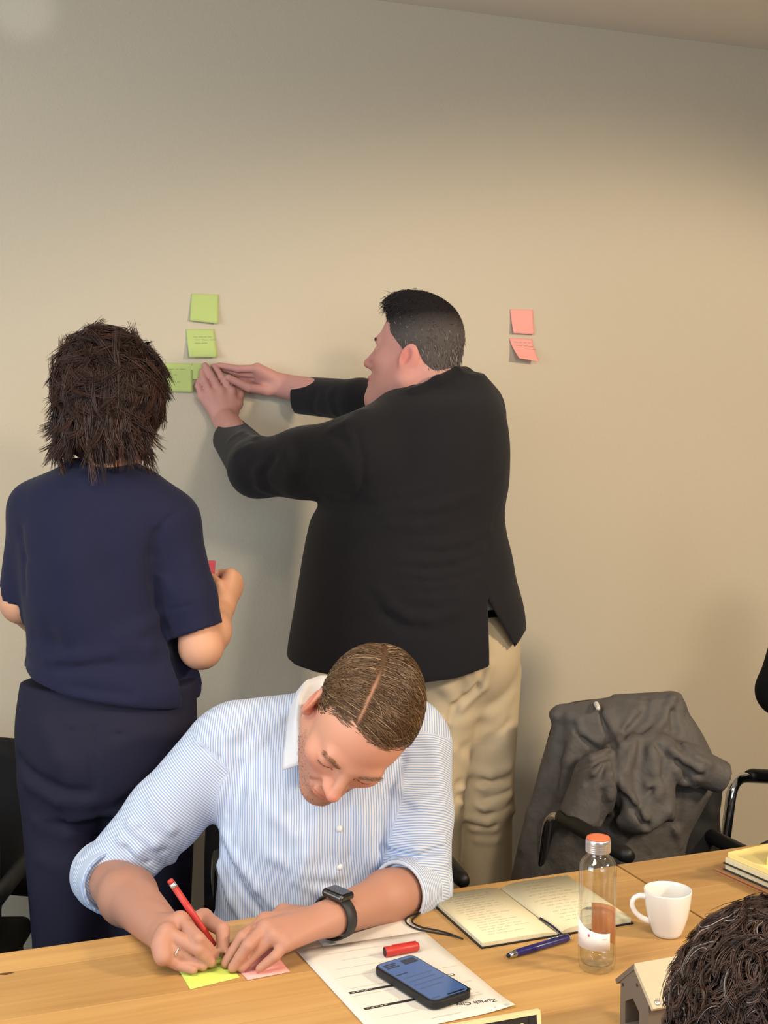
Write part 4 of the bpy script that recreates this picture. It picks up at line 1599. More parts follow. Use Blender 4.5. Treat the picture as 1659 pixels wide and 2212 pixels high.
    # rolled cuffs
    for e, f, ro, ri, a0, a1 in ((eR, fR, 0.0585, 0.049, -0.030, 0.052), (eL, fL, 0.0560, 0.046, -0.020, 0.062)):
        Cf = SDF()
        Cf.u(rc(e + f * a0, e + f * (a1 + 0.03), ro + 0.003, ro - 0.004))
        Cf.cut(half(e + f * a1, f), 0.004).cut(half(e + f * a0, -f), 0.004)
        Cf.sub(rc(e + f * (a1 - 0.03), e + f * (a1 + 0.06), ri, ri), 0.003)
        Cf.brushes = []
        sculpt('cuff', Cf, 0.0035, st, shirt, base, stripe=lambda P, e=e, f=f: (P - e) @ f)
    # collar: inner band, fold line, falling leaf
    white_c = mat('white_collar', (218, 220, 226), 0.8, spec=0.2)
    fold = [(722, 1466, 2.30), (690, 1466, 2.27), (662, 1476, 2.20), (647, 1505, 2.14), (641, 1560, 2.085), (644, 1610, 2.062), (652, 1656, 2.05)]
    leaf = [(722, 1500, 2.34), (676, 1492, 2.32), (640, 1498, 2.27), (626, 1535, 2.19), (619, 1585, 2.115), (613, 1630, 2.075), (611, 1664, 2.058)]
    inn = [(722, 1530, 2.27), (700, 1532, 2.25), (684, 1540, 2.20), (672, 1560, 2.16), (668, 1590, 2.115), (668, 1625, 2.085), (668, 1664, 2.062)]
    mir = lambda L, d: [(722 + (722 - x) * 0.98, y + 6 + d, W + 0.01) for x, y, W in L]
    for A, Bf, Cc_, nm in ((inn, fold, leaf, 'collar'), (mir(inn, 0), mir(fold, 0), mir(leaf, 0), 'collar')):
        A3, B3, C3 = (np.array([px(*p) for p in L_]) for L_ in (A, Bf, Cc_))

        def cf(u, v):
            t = u * (len(A3) - 1)
            L3 = [np.array([np.interp(t, range(len(A3)), M[:, i]) for i in range(3)]) for M in (A3, B3, C3)]
            if v < 0.5:
                k = v * 2
                p = L3[0] * (1 - k) + L3[1] * k
            else:
                k = v * 2 - 1
                p = L3[1] * (1 - k) + L3[2] * k
            p = p + np.array([0, 0, 0.004 * (1 - abs(2 * v - 1))])
            return w2(p) - base
        co = sheet_grid(nm, cf, 24, 10, 0.0022, white_c, shirt)
        co['label'] = 'plain white spread collar'
    btn, hit = T.snap([(733, 1790), (733, 1872), (730, 1950)], 1.6)
    for p in btn:
        o = link('button', pymesh('button', *lathe_geo([(0.001, 0.0022), (0.0052, 0.0022), (0.0056, 0.001), (0.0052, -0.001)], 14)), mat('pearl_button', (226, 226, 222), 0.3), shirt)
        o.rotation_euler = (radians(80), 0, -YAW)
        o.location = w2(p) - base
    # trousers and shoes under the table
    Tr = SDF()
    Tr.u(ell(hip, (0.18, 0.15, 0.10)), 0.02)
    for s in (-1, 1):
        h_, k_, a_ = hip + [s * 0.09, -0.02, 0], np.array([-0.12 + s * 0.13, 2.06, 0.53]), np.array([-0.12 + s * 0.14, 2.08, 0.10])
        Tr.u(rc(h_, k_, 0.092, 0.074), 0.04).u(rc(k_, a_, 0.072, 0.062), 0.02)
    sculpt('trousers', Tr, 0.008, mat('dark_denim', (38, 44, 62), 0.85), b, base)
    for s in (-1, 1):
        shoe('shoe', (-0.12 + s * 0.14, 2.08, 0.1), (0, -1), b, base, leather)

    # hair: combed over from a side part
    Hs = SDF()
    Hs.u(H.E((0, -0.018, 0.042), (0.0780, 0.0975, 0.0865)))
    front = unit([0, 0.80, -0.60])
    Hs.cut(half(H.w((0, 0.066, 0.083)), H.R @ front), 0.006)
    Hs.cut(half(H.w((0, 0.0, -0.004)), H.R @ unit([0, 0.42, -0.90])), 0.008)
    for s in (1, -1):
        Hs.sub(H.E((s * 0.066, 0.060, 0.058), (0.030, 0.034, 0.036)), 0.012)
        Hs.sub(H.E((s * 0.084, -0.010, -0.010), (0.02, 0.024, 0.034)), 0.004)
    px_part = 0.034
    Hs.brushes = [(H.w((px_part, 0.055, 0.11)), H.w((px_part - 0.002, 0.0, 0.124)), 0.003, -0.002)]
    brown = np.array(lin((92, 70, 50))[:3])
    dark_, sk_ = np.array(lin((84, 62, 44))[:3]), np.array(lin((158, 116, 94))[:3])

    def part_tint(P):
        q_ = H.l(P)
        e_ = np.abs(q_[:, 0] - px_part + 0.1 * np.clip(0.02 - q_[:, 1], 0, 1))
        m_ = (np.exp(-(e_ / 0.0022) ** 2) * np.clip((q_[:, 2] - 0.085) / 0.01, 0, 1) * np.clip((q_[:, 1] + 0.03) / 0.03, 0, 1))[:, None]
        return dark_ * (1 - m_) + sk_ * m_
    cap_o = sculpt('hair', Hs, 0.0024, mat('hair_base', rough=0.85, spec=0.2, vcol=True), b, base, tint=part_tint)
    ec, er = np.array([0, -0.018, 0.042]), np.array([0.0790, 0.0985, 0.0875])
    n = fib(15000, RNG)
    p = ec + n / np.linalg.norm(n, axis=1, keepdims=True) * er
    sdf_v = Hs.ev(np.array([H.w(a) for a in p]))
    p = p[(np.abs(sdf_v) < 0.004) & (RNG.random(len(p)) < 0.8)]
    p = p[np.abs(p[:, 0] - px_part + 0.1 * np.clip(0.02 - p[:, 1], 0, 1)) > 0.0016 * (p[:, 2] > 0.09)]
    side = np.where(p[:, 0] > px_part - 0.1 * np.clip(0.02 - p[:, 1], 0, 0.1), 1.0, -1.0)
    d = np.stack([side * 1.0, np.where(side > 0, -0.15, 0.10) - 0.5 * (p[:, 2] < 0.06) - 0.6 * (p[:, 1] < -0.06), -0.15 - 0.6 * (p[:, 2] < 0.06)], 1)
    Ln = np.where(p[:, 2] > 0.075, RNG.uniform(0.030, 0.055, len(p)), RNG.uniform(0.008, 0.018, len(p)))
    # tops comb over, sides lie short; drop strands that would leave the hair area
    lift = np.stack([RNG.uniform(-0.01, 0.012, len(p)), RNG.uniform(-0.03, 0.035, len(p))], 1)
    c = grow(p, d, Ln, 6, 0.0, lift, RNG, 0.25, 0.02, ec, er)
    ends = Hs.ev(np.array([H.w(a) for a in c[:, -1]]))
    c = c[ends < 0.007]
    cw = np.array([H.w(a) for a in c.reshape(-1, 3)]).reshape(c.shape)
    cc = cols(len(cw), (66, 46, 32), (122, 94, 66), RNG, (168, 138, 104), 0.08)
    strand_mesh('hair_strands', cw, np.array([0.0006, 0.0006, 0.0006, 0.0005, 0.0004, 0.0002]), hair_m, cap_o, base, cc)
    # eyebrows and lash lines, rooted on the skin
    def brow(nm, x0, x1, z0, arch, thick, N, ln, dz, c0, c1, rad):
        for s in (1, -1):
            t = RNG.random(N)
            r0 = np.stack([s * (x0 + (x1 - x0) * t), 0.089 - 0.010 * t ** 2, z0 + arch * np.sin(t * 2.5) + RNG.uniform(-thick, thick, N)], 1)
            r0, g0 = S.project([H.w(a) for a in r0])
            side = H.R @ np.array([s, -0.25, 0.0])
            dd = side[None] * 0.8 + g0 * 0.45 + H.R[:, 2][None] * dz
            dd = dd / np.linalg.norm(dd, axis=1, keepdims=True) * ln * RNG.uniform(0.7, 1.2, (N, 1))
            cv = r0[:, None] + dd[:, None] * np.linspace(0, 1, 4)[None, :, None]
            strand_mesh(nm, cv, np.array([1, 1, 0.7, 0.25]) * rad, hair_m, b, base, cols(N, c0, c1, RNG))
    brow('eyebrow', 0.014, 0.047, 0.0175, 0.006, 0.0030, 150, 0.0075, 0.1, (140, 104, 78), (176, 138, 108), 0.00030)
    brow('eyelashes', 0.019, 0.045, -0.0070, 0.0006, 0.0004, 60, 0.0032, -0.9, (92, 68, 54), (120, 92, 74), 0.00022)
    n_v = len(b.data.vertices)
    Vb, Nb = np.empty(n_v * 3, np.float32), np.empty(n_v * 3, np.float32)
    b.data.vertices.foreach_get('co', Vb)
    b.data.vertices.foreach_get('normal', Nb)
    inv = lambda A: np.stack([A[:, 0] * CYW - A[:, 1] * SYW, A[:, 0] * SYW + A[:, 1] * CYW, A[:, 2]], 1)
    Vb, Nb = inv(Vb.reshape(-1, 3) + base), inv(Nb.reshape(-1, 3))
    qb = H.l(Vb)
    ok = (np.abs(qb[:, 0]) < 0.066) & (qb[:, 1] > 0.0) & (qb[:, 1] < 0.12) & (qb[:, 2] < -0.040) & (qb[:, 2] > -0.135)
    ok &= ~((np.abs(qb[:, 0]) < 0.026) & (np.abs(qb[:, 2] + 0.066) < 0.0115) & (qb[:, 1] > 0.08)) & ~((np.abs(qb[:, 0]) < 0.016) & (qb[:, 2] > -0.05))
    ok &= ~((np.abs(np.abs(qb[:, 0]) - 0.036) < 0.016) & (qb[:, 2] > -0.055) & (qb[:, 1] > 0.03))
    ix = RNG.choice(np.nonzero(ok)[0], 2600)
    dn_ = -H.R[:, 2]
    dv = Nb[ix] * 0.6 + dn_ * 0.7 + RNG.normal(size=(len(ix), 3)) * 0.25
    dv *= (RNG.uniform(0.0016, 0.0036, len(ix)) / np.linalg.norm(dv, axis=1))[:, None]
    r0 = Vb[ix] + RNG.normal(size=(len(ix), 3)) * 0.0010
    cv = r0[:, None] + dv[:, None] * np.linspace(0, 1, 3)[None, :, None]
    strand_mesh('beard_stubble', cv, np.array([0.00028, 0.00025, 0.0001]), hair_m, b, base, cols(len(ix), (96, 72, 56), (150, 124, 104), RNG))

    # wrist watch on the flat arm
    ax = unit(wL - eL)
    wc = eL * 0.05 + wL * 0.95
    strap_m = mat('charcoal_strap', (44, 44, 46), 0.55)
    up_ = unit(np.array([-0.12, -0.35, 0.92]))
    up_ = unit(up_ - ax * (up_ @ ax))
    sd = np.cross(ax, up_)
    ring_r = 0.0322
    Vs, Fs = [], []
    n_ = 40
    for i in range(n_):
        a = 2 * pi * i / n_
        for rr, ww in ((ring_r, -0.011), (ring_r + 0.0024, -0.010), (ring_r + 0.0024, 0.010), (ring_r, 0.011)):
            Vs.append(w2(wc + (cos(a) * up_ + sin(a) * sd * 1.06) * rr + ax * ww) - base)
    for i in range(n_):
        for j in range(4):
            Fs.append((i * 4 + j, i * 4 + (j + 1) % 4, ((i + 1) % n_) * 4 + (j + 1) % 4, ((i + 1) % n_) * 4 + j))
    strap = link('watch_strap', pymesh('watch_strap', Vs, Fs), strap_m, b, smooth=True)
    cc_ = wc + up_ * (ring_r + 0.004)
    Rw = np.stack([ax, sd, up_], 1)
    Wc = SDF().u(rbox(cc_, (0.0175, 0.0205, 0.0058), 0.0052, Rw))
    wcase = sculpt('watch_case', Wc, 0.0012, mat('dark_watch_steel', (92, 90, 88), 0.25, 1.0), b, base)
    Wg = SDF().u(rbox(cc_ + up_ * 0.0036, (0.0158, 0.0188, 0.0032), 0.003, Rw))
    sculpt('watch_glass', Wg, 0.0012, mat('black_glass', (8, 8, 10), 0.12, coat=0.5), wcase, base)
    # ring on the writing hand
    rp, rd = mcp[2] * 0.42 + pip[2] * 0.58, unit(pip[2] - mcp[2])
    u_ = unit(np.cross(rd, [0.3, 0.2, 0.9]))
    v_ = np.cross(rd, u_)
    tube('ring', [w2(rp + (cos(a) * u_ + sin(a) * v_) * 0.0106) - base for a in np.linspace(0, 2 * pi, 25)[:-1]], 0.0016, mat('silver', (224, 220, 212), 0.15, 1.0), b, 8, 0, True)
    return H, b


def red_pen():
    a, c = w2(pz(480, 2069, TZ + 0.001)), w2(px(372, 1909, 1.845))
    d = unit(c - a)
    c = a + d * 0.142
    r = Vector(d).to_track_quat('Z', 'Y')
    e = empty('felt_tip_pen', a, 0, 'red felt tip pen held in the writing hand', 'pen')
    e.rotation_mode = 'QUATERNION'
    e.rotation_quaternion = r
    lathe('barrel', [(0.0042, 0.022), (0.0050, 0.024), (0.0052, 0.08), (0.0050, 0.128)], red_m, e, 20)
    lathe('band', [(0.0051, 0.1281), (0.0051, 0.136)], alu, e, 20)
    lathe('end_plug', [(0.0048, 0.1361), (0.0048, 0.141), (0.0035, 0.1425)], red_m, e, 20)
    lathe('nose', [(0.0008, 0.0), (0.0011, 0.004), (0.0022, 0.0045), (0.0036, 0.014), (0.0041, 0.0219)], mat('beige_pen_nose', (206, 188, 140), 0.4), e, 20)


seated_man()
red_pen()


# ------------------------------------------------------------------ the man in the dark blazer at the wall
def cx2(L, k, ox, oy):                       # crop pixels -> photo pixels
    return [(ox + x / k, oy + y / k) for x, y in L]


def blazer_man():
    base = w2(np.array([0.20, 3.02, 0.0]))
    H = Head(px(902, 772, 2.98), (-0.895, 0.400, 0.17), (0.12, 0.0, 1.0), 1.10)
    Wl = lambda x, off=0.0: (WY + px(x, 850, 3.45)[0] * SYW) / CYW - off     # distance of the wall at a column
    shL, shR = px(790, 985, 2.86), px(960, 905, 3.12)
    eL, eR = px(556, 1012, 2.99), px(780, 866, 3.26)
    wL, wR = px(486, 905, Wl(486, 0.050)), px(618, 835, Wl(618, 0.055))
    neck = px(940, 860, 2.99)
    S = SDF()
    add_head(S, H, jaw=1.12, full=0.010, back=0.030)
    S.u(H.Cc((0.0, 0.045, -0.105), (0, 0.0, -0.135), 0.040, 0.055), 0.03)
    S.u(rc(H.w((0, -0.030, -0.03)), px(950, 880, 3.0), 0.072, 0.078), 0.03)
    S.u(rc(px(940, 930, 3.0), px(930, 1400, 3.0), 0.12, 0.14), 0.05)
    S.u(rc(shL, shR, 0.06), 0.04)
    for a, e, w_ in ((shL, eL, wL), (shR, eR, wR)):
        S.u(rc(a, e, 0.050, 0.042), 0.02).u(rc(e, w_, 0.042, 0.033), 0.02)
    hips = [px(945, 1450, 2.96), px(1035, 1445, 3.02)]
    knees = [px(925, 1745, 2.93), px(1038, 1725, 3.00)]
    ank = [px(930, 2200, 3.02), px(1056, 2190, 3.10)]
    for k in (0, 1):
        ank[k][2] = 0.10
    for h_, k_, a_ in zip(hips, knees, ank):
        S.u(rc(h_, k_, 0.085, 0.055), 0.03).u(rc(k_, a_, 0.052, 0.038), 0.02)
    # near hand, back of it to us, fingers up the wall
    P = lambda L, off: np.array([px(x, y, Wl(x, o)) for (x, y), o in zip(L, off)])
    mcp = P([(499, 846), (476, 846), (455, 850), (437, 856)], [.040, .042, .040, .036])
    pip = P([(478, 814), (456, 812), (441, 822), (428, 834)], [.034, .036, .036, .032])
    tip = P([(463, 791), (443, 789), (436, 801), (431, 819)], [.014, .012, .014, .016])
    th = P([(512, 873), (519, 852), (508, 836)], [.040, .030, .020])
    add_hand(S, wL, mcp, pip, tip, th, 0.0104, 0.016, 0.0160)
    mcp2 = P([(556, 796), (560, 808), (562, 822), (566, 836)], [.052, .040, .028, .020])
    pip2 = P([(515, 797), (520, 806), (530, 815), (540, 826)], [.034, .020, .014, .014])
    tip2 = P([(473, 789), (484, 797), (505, 806), (520, 818)], [.014, .010, .012, .012])
    th2 = P([(578, 843), (538, 838), (494, 816)], [.050, .056, .050])
    add_hand(S, wR, mcp2, pip2, tip2, th2, 0.0104, 0.016, 0.0160)
    b = sculpt('person', S, 0.0034, skin_m, None, base, tint=skin_tint(H, (200, 146, 136), 0.12, 0.9))
    tag(b, 'standing man in dark blazer and beige trousers pressing a green note on the wall', 'person')

    # blazer
    J = SDF()
    rows = [prow(812, 900, 1045, 3.02, 0.09), prow(835, 855, 1064, 3.02, 0.13), prow(880, 800, 1086, 3.0, 0.19), prow(950, 752, 1100, 2.98, 0.215),
            prow(1000, 735, 1101, 2.98, 0.22), prow(1050, 712, 1098, 2.98, 0.22), prow(1092, 688, 1091, 2.98, 0.22), prow(1120, 672, 1090, 2.98, 0.22),
            prow(1150, 664, 1094, 2.98, 0.22), prow(1200, 654, 1106, 2.98, 0.225), prow(1250, 646, 1115, 2.98, 0.23), prow(1310, 636, 1131, 2.98, 0.23),
            prow(1350, 629, 1136, 2.98, 0.23), prow(1400, 621, 1136, 2.98, 0.225), prow(1440, 619, 1130, 2.98, 0.22), prow(1490, 619, 1124, 2.98, 0.215)]
    J.u(loft(rows), 0.03)
    J.u(rc(px(935, 862, 2.96), shL, 0.070, 0.088), 0.05)
    J.u(rc(px(975, 850, 3.02), px(1018, 890, 3.08), 0.06, 0.078), 0.05)
    J.u(rc(shL, shL * 0.45 + eL * 0.55, 0.096, 0.082), 0.045).u(rc(shL * 0.45 + eL * 0.55, eL, 0.082, 0.066), 0.02)
    fL, fR = unit(wL - eL), unit(wR - eR)
    cufL, cufR = px(497, 940, Wl(497, 0.085)), px(639, 853, Wl(639, 0.066))
    gL, gR = unit(cufL - eL), unit(cufR - eR)
    J.u(rc(eL, cufL + gL * 0.03, 0.066, 0.050), 0.025)
    J.u(rc(shR + [-0.05, 0.02, -0.01], eR, 0.070, 0.056), 0.03).u(rc(eR, cufR + gR * 0.04, 0.054, 0.050), 0.02)
    # hem, hollow, vent
    big = np.array([9.0] * 3)
    hemx = [px(x, y, 2.85)[[0, 2]] for x, y in ((600, 1436), (640, 1445), (760, 1455), (905, 1460), (985, 1452), (1057, 1433), (1062, 1433), (1112, 1404), (1140, 1380))]
    hu, hz_ = [h[0] for h in hemx], [h[1] for h in hemx]
    J.cut((lambda P: np.interp(P[:, 0], hu, hz_) - P[:, 2], -big, big), 0.006)
    J.sub(loft(rows, 0.014, z1=px(900, 1180, 2.98)[2]), 0.0)
    J.sub(polyUZ([(1050, 1288), (1056, 1470), (1114, 1470), (1113, 1400)], 2.85, hi=2.99), 0.002)
    nCL, nCR = unit([-0.72, 0.45, 0.50]), unit([-0.97, 0.22, 0.0])
    for c_, n_, g_ in ((px(497, 938, Wl(497, 0.085)), nCL, gL), (cufR, nCR, gR)):
        J.sub(SDF().u(rc(c_, c_ + n_ * 0.22, 0.085)).cut(half(c_, -n_)).as_prim(), 0.002)
        J.sub(rc(c_ - g_ * 0.004, c_ + g_ * 0.05, 0.0365), 0.002)
    # neck opening and collar
    J.sub(rc(H.w((0, -0.035, -0.04)), px(948, 872, 3.0), 0.078, 0.080), 0.004)
    col = [px(832, 884, 2.93), px(850, 874, 2.895), px(895, 848, 2.87), px(945, 822, 2.88), px(985, 803, 2.93), px(1006, 806, 3.0), px(1002, 812, 3.06)]
    for a, c in zip(col[:-1], col[1:]):
        J.u(rc(a, c, 0.011), 0.012)
    C3 = lambda L: cx2(L, 2.674, 560, 1080)
    C2 = lambda L: cx2(L, 2.074, 380, 580)
    J.folds([(C3([(820, 345), (960, 362), (1120, 335), (1280, 265)]), 0.010, 0.006), (C3([(830, 420), (960, 440), (1100, 430), (1260, 385)]), 0.010, 0.006),
             (C3([(830, 385), (960, 402), (1110, 385), (1270, 330)]), 0.008, -0.004), (C3([(850, 480), (980, 500), (1120, 480), (1280, 440)]), 0.009, 0.005),
             (C3([(840, 455), (980, 472), (1110, 455), (1270, 412)]), 0.007, -0.004), (C3([(880, 560), (1000, 580), (1150, 560), (1290, 470)]), 0.012, 0.006),
             (C3([(690, 525), (760, 620), (860, 680), (980, 690), (1120, 650), (1260, 560)]), 0.012, 0.008), (C3([(680, 560), (750, 660), (850, 725), (980, 740)]), 0.014, -0.006),
             (C3([(900, 250), (1050, 270), (1200, 235), (1330, 180)]), 0.011, 0.006), (C3([(900, 290), (1050, 305), (1200, 275), (1320, 220)]), 0.009, -0.005),
             (C3([(760, 140), (900, 152), (1050, 130)]), 0.010, 0.004), (C3([(700, 30), (900, 45), (1100, 20), (1300, -40)]), 0.010, 0.004),
             (C2([(900, 1100), (1150, 1075), (1330, 1005), (1470, 935)]), 0.009, 0.005), (C2([(870, 1020), (1000, 1012), (1130, 985)]), 0.008, 0.003),
             (C2([(410, 850), (365, 910), (380, 975), (440, 1010)]), 0.010, 0.009), (C2([(440, 850), (395, 920), (412, 975)]), 0.007, -0.007),
             (C2([(250, 760), (310, 735), (370, 760), (405, 810)]), 0.010, 0.007),
             (C2([(270, 830), (330, 800), (385, 835)]), 0.010, 0.005),
             (C2([(540, 800), (580, 870), (560, 960)]), 0.012, -0.004), (C2([(500, 820), (520, 900), (500, 1000)]), 0.014, 0.005),
             (C2([(770, 650), (812, 740), (836, 850), (838, 960), (815, 1040)]), 0.006, -0.006), (C2([(700, 720), (770, 690), (820, 640)]), 0.012, 0.005),
             (C2([(690, 740), (750, 770), (790, 830)]), 0.010, -0.004),
             (C2([(620, 482), (625, 560), (615, 640)]), 0.008, -0.004), (C2([(700, 485), (690, 560), (712, 650)]), 0.010, 0.005), (C2([(770, 482), (780, 540)]), 0.008, 0.004),
             (C2([(560, 1050), (700, 1030), (830, 1040)]), 0.008, -0.004), (C3([(1395, 0), (1340, 200), (1290, 420), (1285, 560)]), 0.004, -0.0012)], 2.0)
    J.brushes = [(p, q, w_ * 1.25, a_ * 0.85) for p, q, w_, a_ in J.brushes]
    cloth = mat('charcoal_wool', (31, 30, 33), 0.9, spec=0.15, sheen=0.08, noise=(900, 0.22), bump=(700, 0.25, 0.0012))
    sculpt('blazer', J, 0.0056, cloth, b, base)

    # trousers
    T = SDF()
    T.u(ell(px(1000, 1400, 2.99), (0.138, 0.15, 0.16)), 0.02)
    hip2 = [px(950, 1470, 2.95), px(1032, 1452, 3.02)]
    T.u(rc(hip2[0], knees[0], 0.105, 0.078), 0.03).u(rc(knees[0], ank[0], 0.078, 0.066), 0.02)
    T.u(rc(hip2[1], knees[1], 0.106, 0.078), 0.012).u(rc(knees[1], ank[1], 0.077, 0.058), 0.02)
    T.cut(half([0, 0, px(1050, 1305, 2.9)[2]], [0, 0, 1]), 0.004)
    T.folds([(C3([(960, 1015), (1080, 1090), (1150, 1180)]), 0.014, 0.008), (C3([(1300, 960), (1260, 1080), (1130, 1190), (1085, 1330), (1060, 1480)]), 0.008, -0.014),
             (C3([(1330, 960), (1290, 1080), (1170, 1200)]), 0.012, 0.008), (C3([(1240, 950), (1250, 1030), (1200, 1100)]), 0.009, 0.006),
             (C3([(1180, 1000), (1220, 1060), (1190, 1110)]), 0.008, 0.005), (C3([(1450, 1130), (1330, 1230), (1180, 1280)]), 0.018, 0.007),
             (C3([(1440, 1290), (1330, 1400), (1180, 1440)]), 0.014, -0.008), (C3([(1130, 1450), (1220, 1560), (1330, 1590), (1440, 1545)]), 0.012, 0.010),
             (C3([(1150, 1640), (1300, 1625), (1440, 1605)]), 0.009, -0.008), (C3([(1170, 1668), (1300, 1662), (1440, 1655)]), 0.009, 0.008),
             (C3([(1150, 1745), (1300, 1780), (1450, 1700)]), 0.009, 0.009), (C3([(1150, 1715), (1300, 1735), (1440, 1680)]), 0.008, -0.007),
             (C3([(1180, 1830), (1320, 1862), (1470, 1790)]), 0.009, 0.009), (C3([(1170, 1800), (1310, 1825), (1460, 1750)]), 0.007, -0.007),
             (C3([(1240, 1902), (1360, 1905), (1480, 1850)]), 0.009, 0.007), (C3([(1230, 1880), (1360, 1882), (1480, 1822)]), 0.006, -0.006),
             (C3([(1260, 1965), (1370, 1970), (1480, 1920)]), 0.010, 0.005), (C3([(960, 1250), (1050, 1290), (1100, 1300)]), 0.012, 0.006),
             (C3([(970, 1380), (1050, 1400)]), 0.012, -0.006), (C3([(1400, 1180), (1420, 1400), (1450, 1530)]), 0.02, 0.004)], 2.0)
    T.brushes = [(p, q, w_ * 1.1, a_ * 0.85) for p, q, w_, a_ in T.brushes]
    chino = mat('beige_chino', (196, 178, 148), 0.85, spec=0.2, bump=(800, 0.15, 0.0008))
    tr = sculpt('trousers', T, 0.005, chino, b, base)
    Bt = SDF().u(ell(px(1000, 1400, 2.99), (0.141, 0.153, 0.163)), 0)
    zt = px(1050, 1306, 2.9)[2]
    Bt.cut(half([0, 0, zt], [0, 0, 1]), 0.002).cut(half([0, 0, zt - 0.030], [0, 0, -1]), 0.002)
    sculpt('belt', Bt, 0.005, mat('black_belt', (14, 13, 13), 0.4), b, base)
    Sh = SDF().u(ell(px(1000, 1380, 2.99), (0.134, 0.146, 0.20)), 0)
    Sh.cut(half([0, 0, zt + 0.06], [0, 0, 1]), 0.002).cut(half([0, 0, zt - 0.01], [0, 0, -1]), 0.002)
    sculpt('shirt', Sh, 0.007, mat('white_shirt', (226, 226, 228), 0.8), b, base)
    for a_ in ank:
        shoe('shoe', a_, (-0.5, 0.85), b, base, leather)

    # hair: short, dark above and grey at sides and nape
    Hs = SDF()
    Hs.u(H.E((0, -0.006, 0.044), (0.0800, 0.0885, 0.0900)))
    Hs.u(H.E((0, -0.046, -0.02), (0.060, 0.044, 0.060)), 0.03)
    Hs.u(H.E((0, 0.028, 0.096), (0.060, 0.064, 0.044)), 0.02)
    Hs.cut(half(H.w((0, 0.080, 0.083)), H.R @ unit([0, 0.90, -0.42])), 0.006)
    Hs.cut(half(H.w((0, 0.0, 0.000)), H.R @ unit([0, 0.62, -0.78])), 0.008)
    for s in (1, -1):
        Hs.sub(H.E((s * 0.070, 0.082, 0.046), (0.030, 0.030, 0.030)), 0.012)
        Hs.sub(H.E((s * 0.086, -0.010, -0.012), (0.02, 0.024, 0.033)), 0.004)

    def hcol(q):
        top = np.clip((q[:, 2] - 0.045 + 0.25 * (q[:, 1] + 0.02)) / 0.05, 0, 1)[:, None]
        return np.array(lin((98, 91, 88))[:3]) * (1 - top) + np.array(lin((36, 31, 32))[:3]) * top
    co = sculpt('hair', Hs, 0.0034, mat('hair_base', rough=0.85, spec=0.2, vcol=True), b, base, tint=lambda P: hcol(H.l(P)) * 0.75)
    V = np.empty(len(co.data.vertices) * 3, np.float32)
    co.data.vertices.foreach_get('co', V)
    Nn = np.empty(len(co.data.vertices) * 3, np.float32)
    co.data.vertices.foreach_get('normal', Nn)
    inv = lambda A: np.stack([A[:, 0] * CYW - A[:, 1] * SYW, A[:, 0] * SYW + A[:, 1] * CYW, A[:, 2]], 1)
    V, Nn = inv(V.reshape(-1, 3) + base), inv(Nn.reshape(-1, 3))
    pick = RNG.choice(len(V), 7000, replace=True)
    V, Nn = V[pick] + RNG.normal(size=(7000, 3)) * 0.0012, Nn[pick]
    q = H.l(V)
    out = q[:, 2] > -0.2
    V, Nn, q = V[out], Nn[out], q[out]
    topm = np.clip((q[:, 2] - 0.06) / 0.04, 0, 1)[:, None]
    fwd, dn = H.R[:, 1], -H.R[:, 2]
    dirv = Nn * 0.55 + (dn * 0.9 - fwd * 0.5) * (1 - topm) + (fwd * 0.8 + 0.1 * dn) * topm + RNG.normal(size=V.shape) * 0.30
    dirv /= np.linalg.norm(dirv, axis=1, keepdims=True)
    Ls = (0.009 + 0.012 * topm) * RNG.uniform(0.7, 1.3, (len(V), 1))
    t = np.linspace(0, 1, 4)[None, :, None]
    cv = V[:, None] + dirv[:, None] * Ls[:, None] * t + (dn * 0.25)[None, None] * (Ls[:, None] * t * t)
    cc = hcol(q) * RNG.uniform(0.6, 1.5, (len(q), 1))
    gm = (RNG.random(len(q)) < 0.30 * (1 - topm[:, 0]))
    cc[gm] = np.array(lin((160, 154, 150))[:3]) * RNG.uniform(0.5, 1.0, (gm.sum(), 1))
    strand_mesh('hair_strands', cv, np.array([0.0006, 0.0006, 0.0005, 0.0002]), hair_m, co, base, cc)
    N = 90
    t = RNG.random(N)
    for s in (1, -1):
        r0 = np.stack([s * (0.016 + 0.032 * t), 0.0910 - 0.010 * t ** 2, 0.0175 + 0.006 * np.sin(t * 2.4) + RNG.uniform(-0.003, 0.003, N)], 1)
        dd = np.stack([s * np.ones(N), 0.2 - 0.4 * t, 0.35 - 0.7 * t], 1) * 0.009
        cw = r0[:, None] + dd[:, None] * np.linspace(0, 1, 4)[None, :, None]
        strand_mesh('eyebrow', np.array([H.w(a) for a in cw.reshape(-1, 3)]).reshape(cw.shape), np.array([0.0006, 0.0006, 0.0004, 0.0002]), hair_m, b, base, cols(N, (60, 48, 44), (100, 88, 80), RNG))


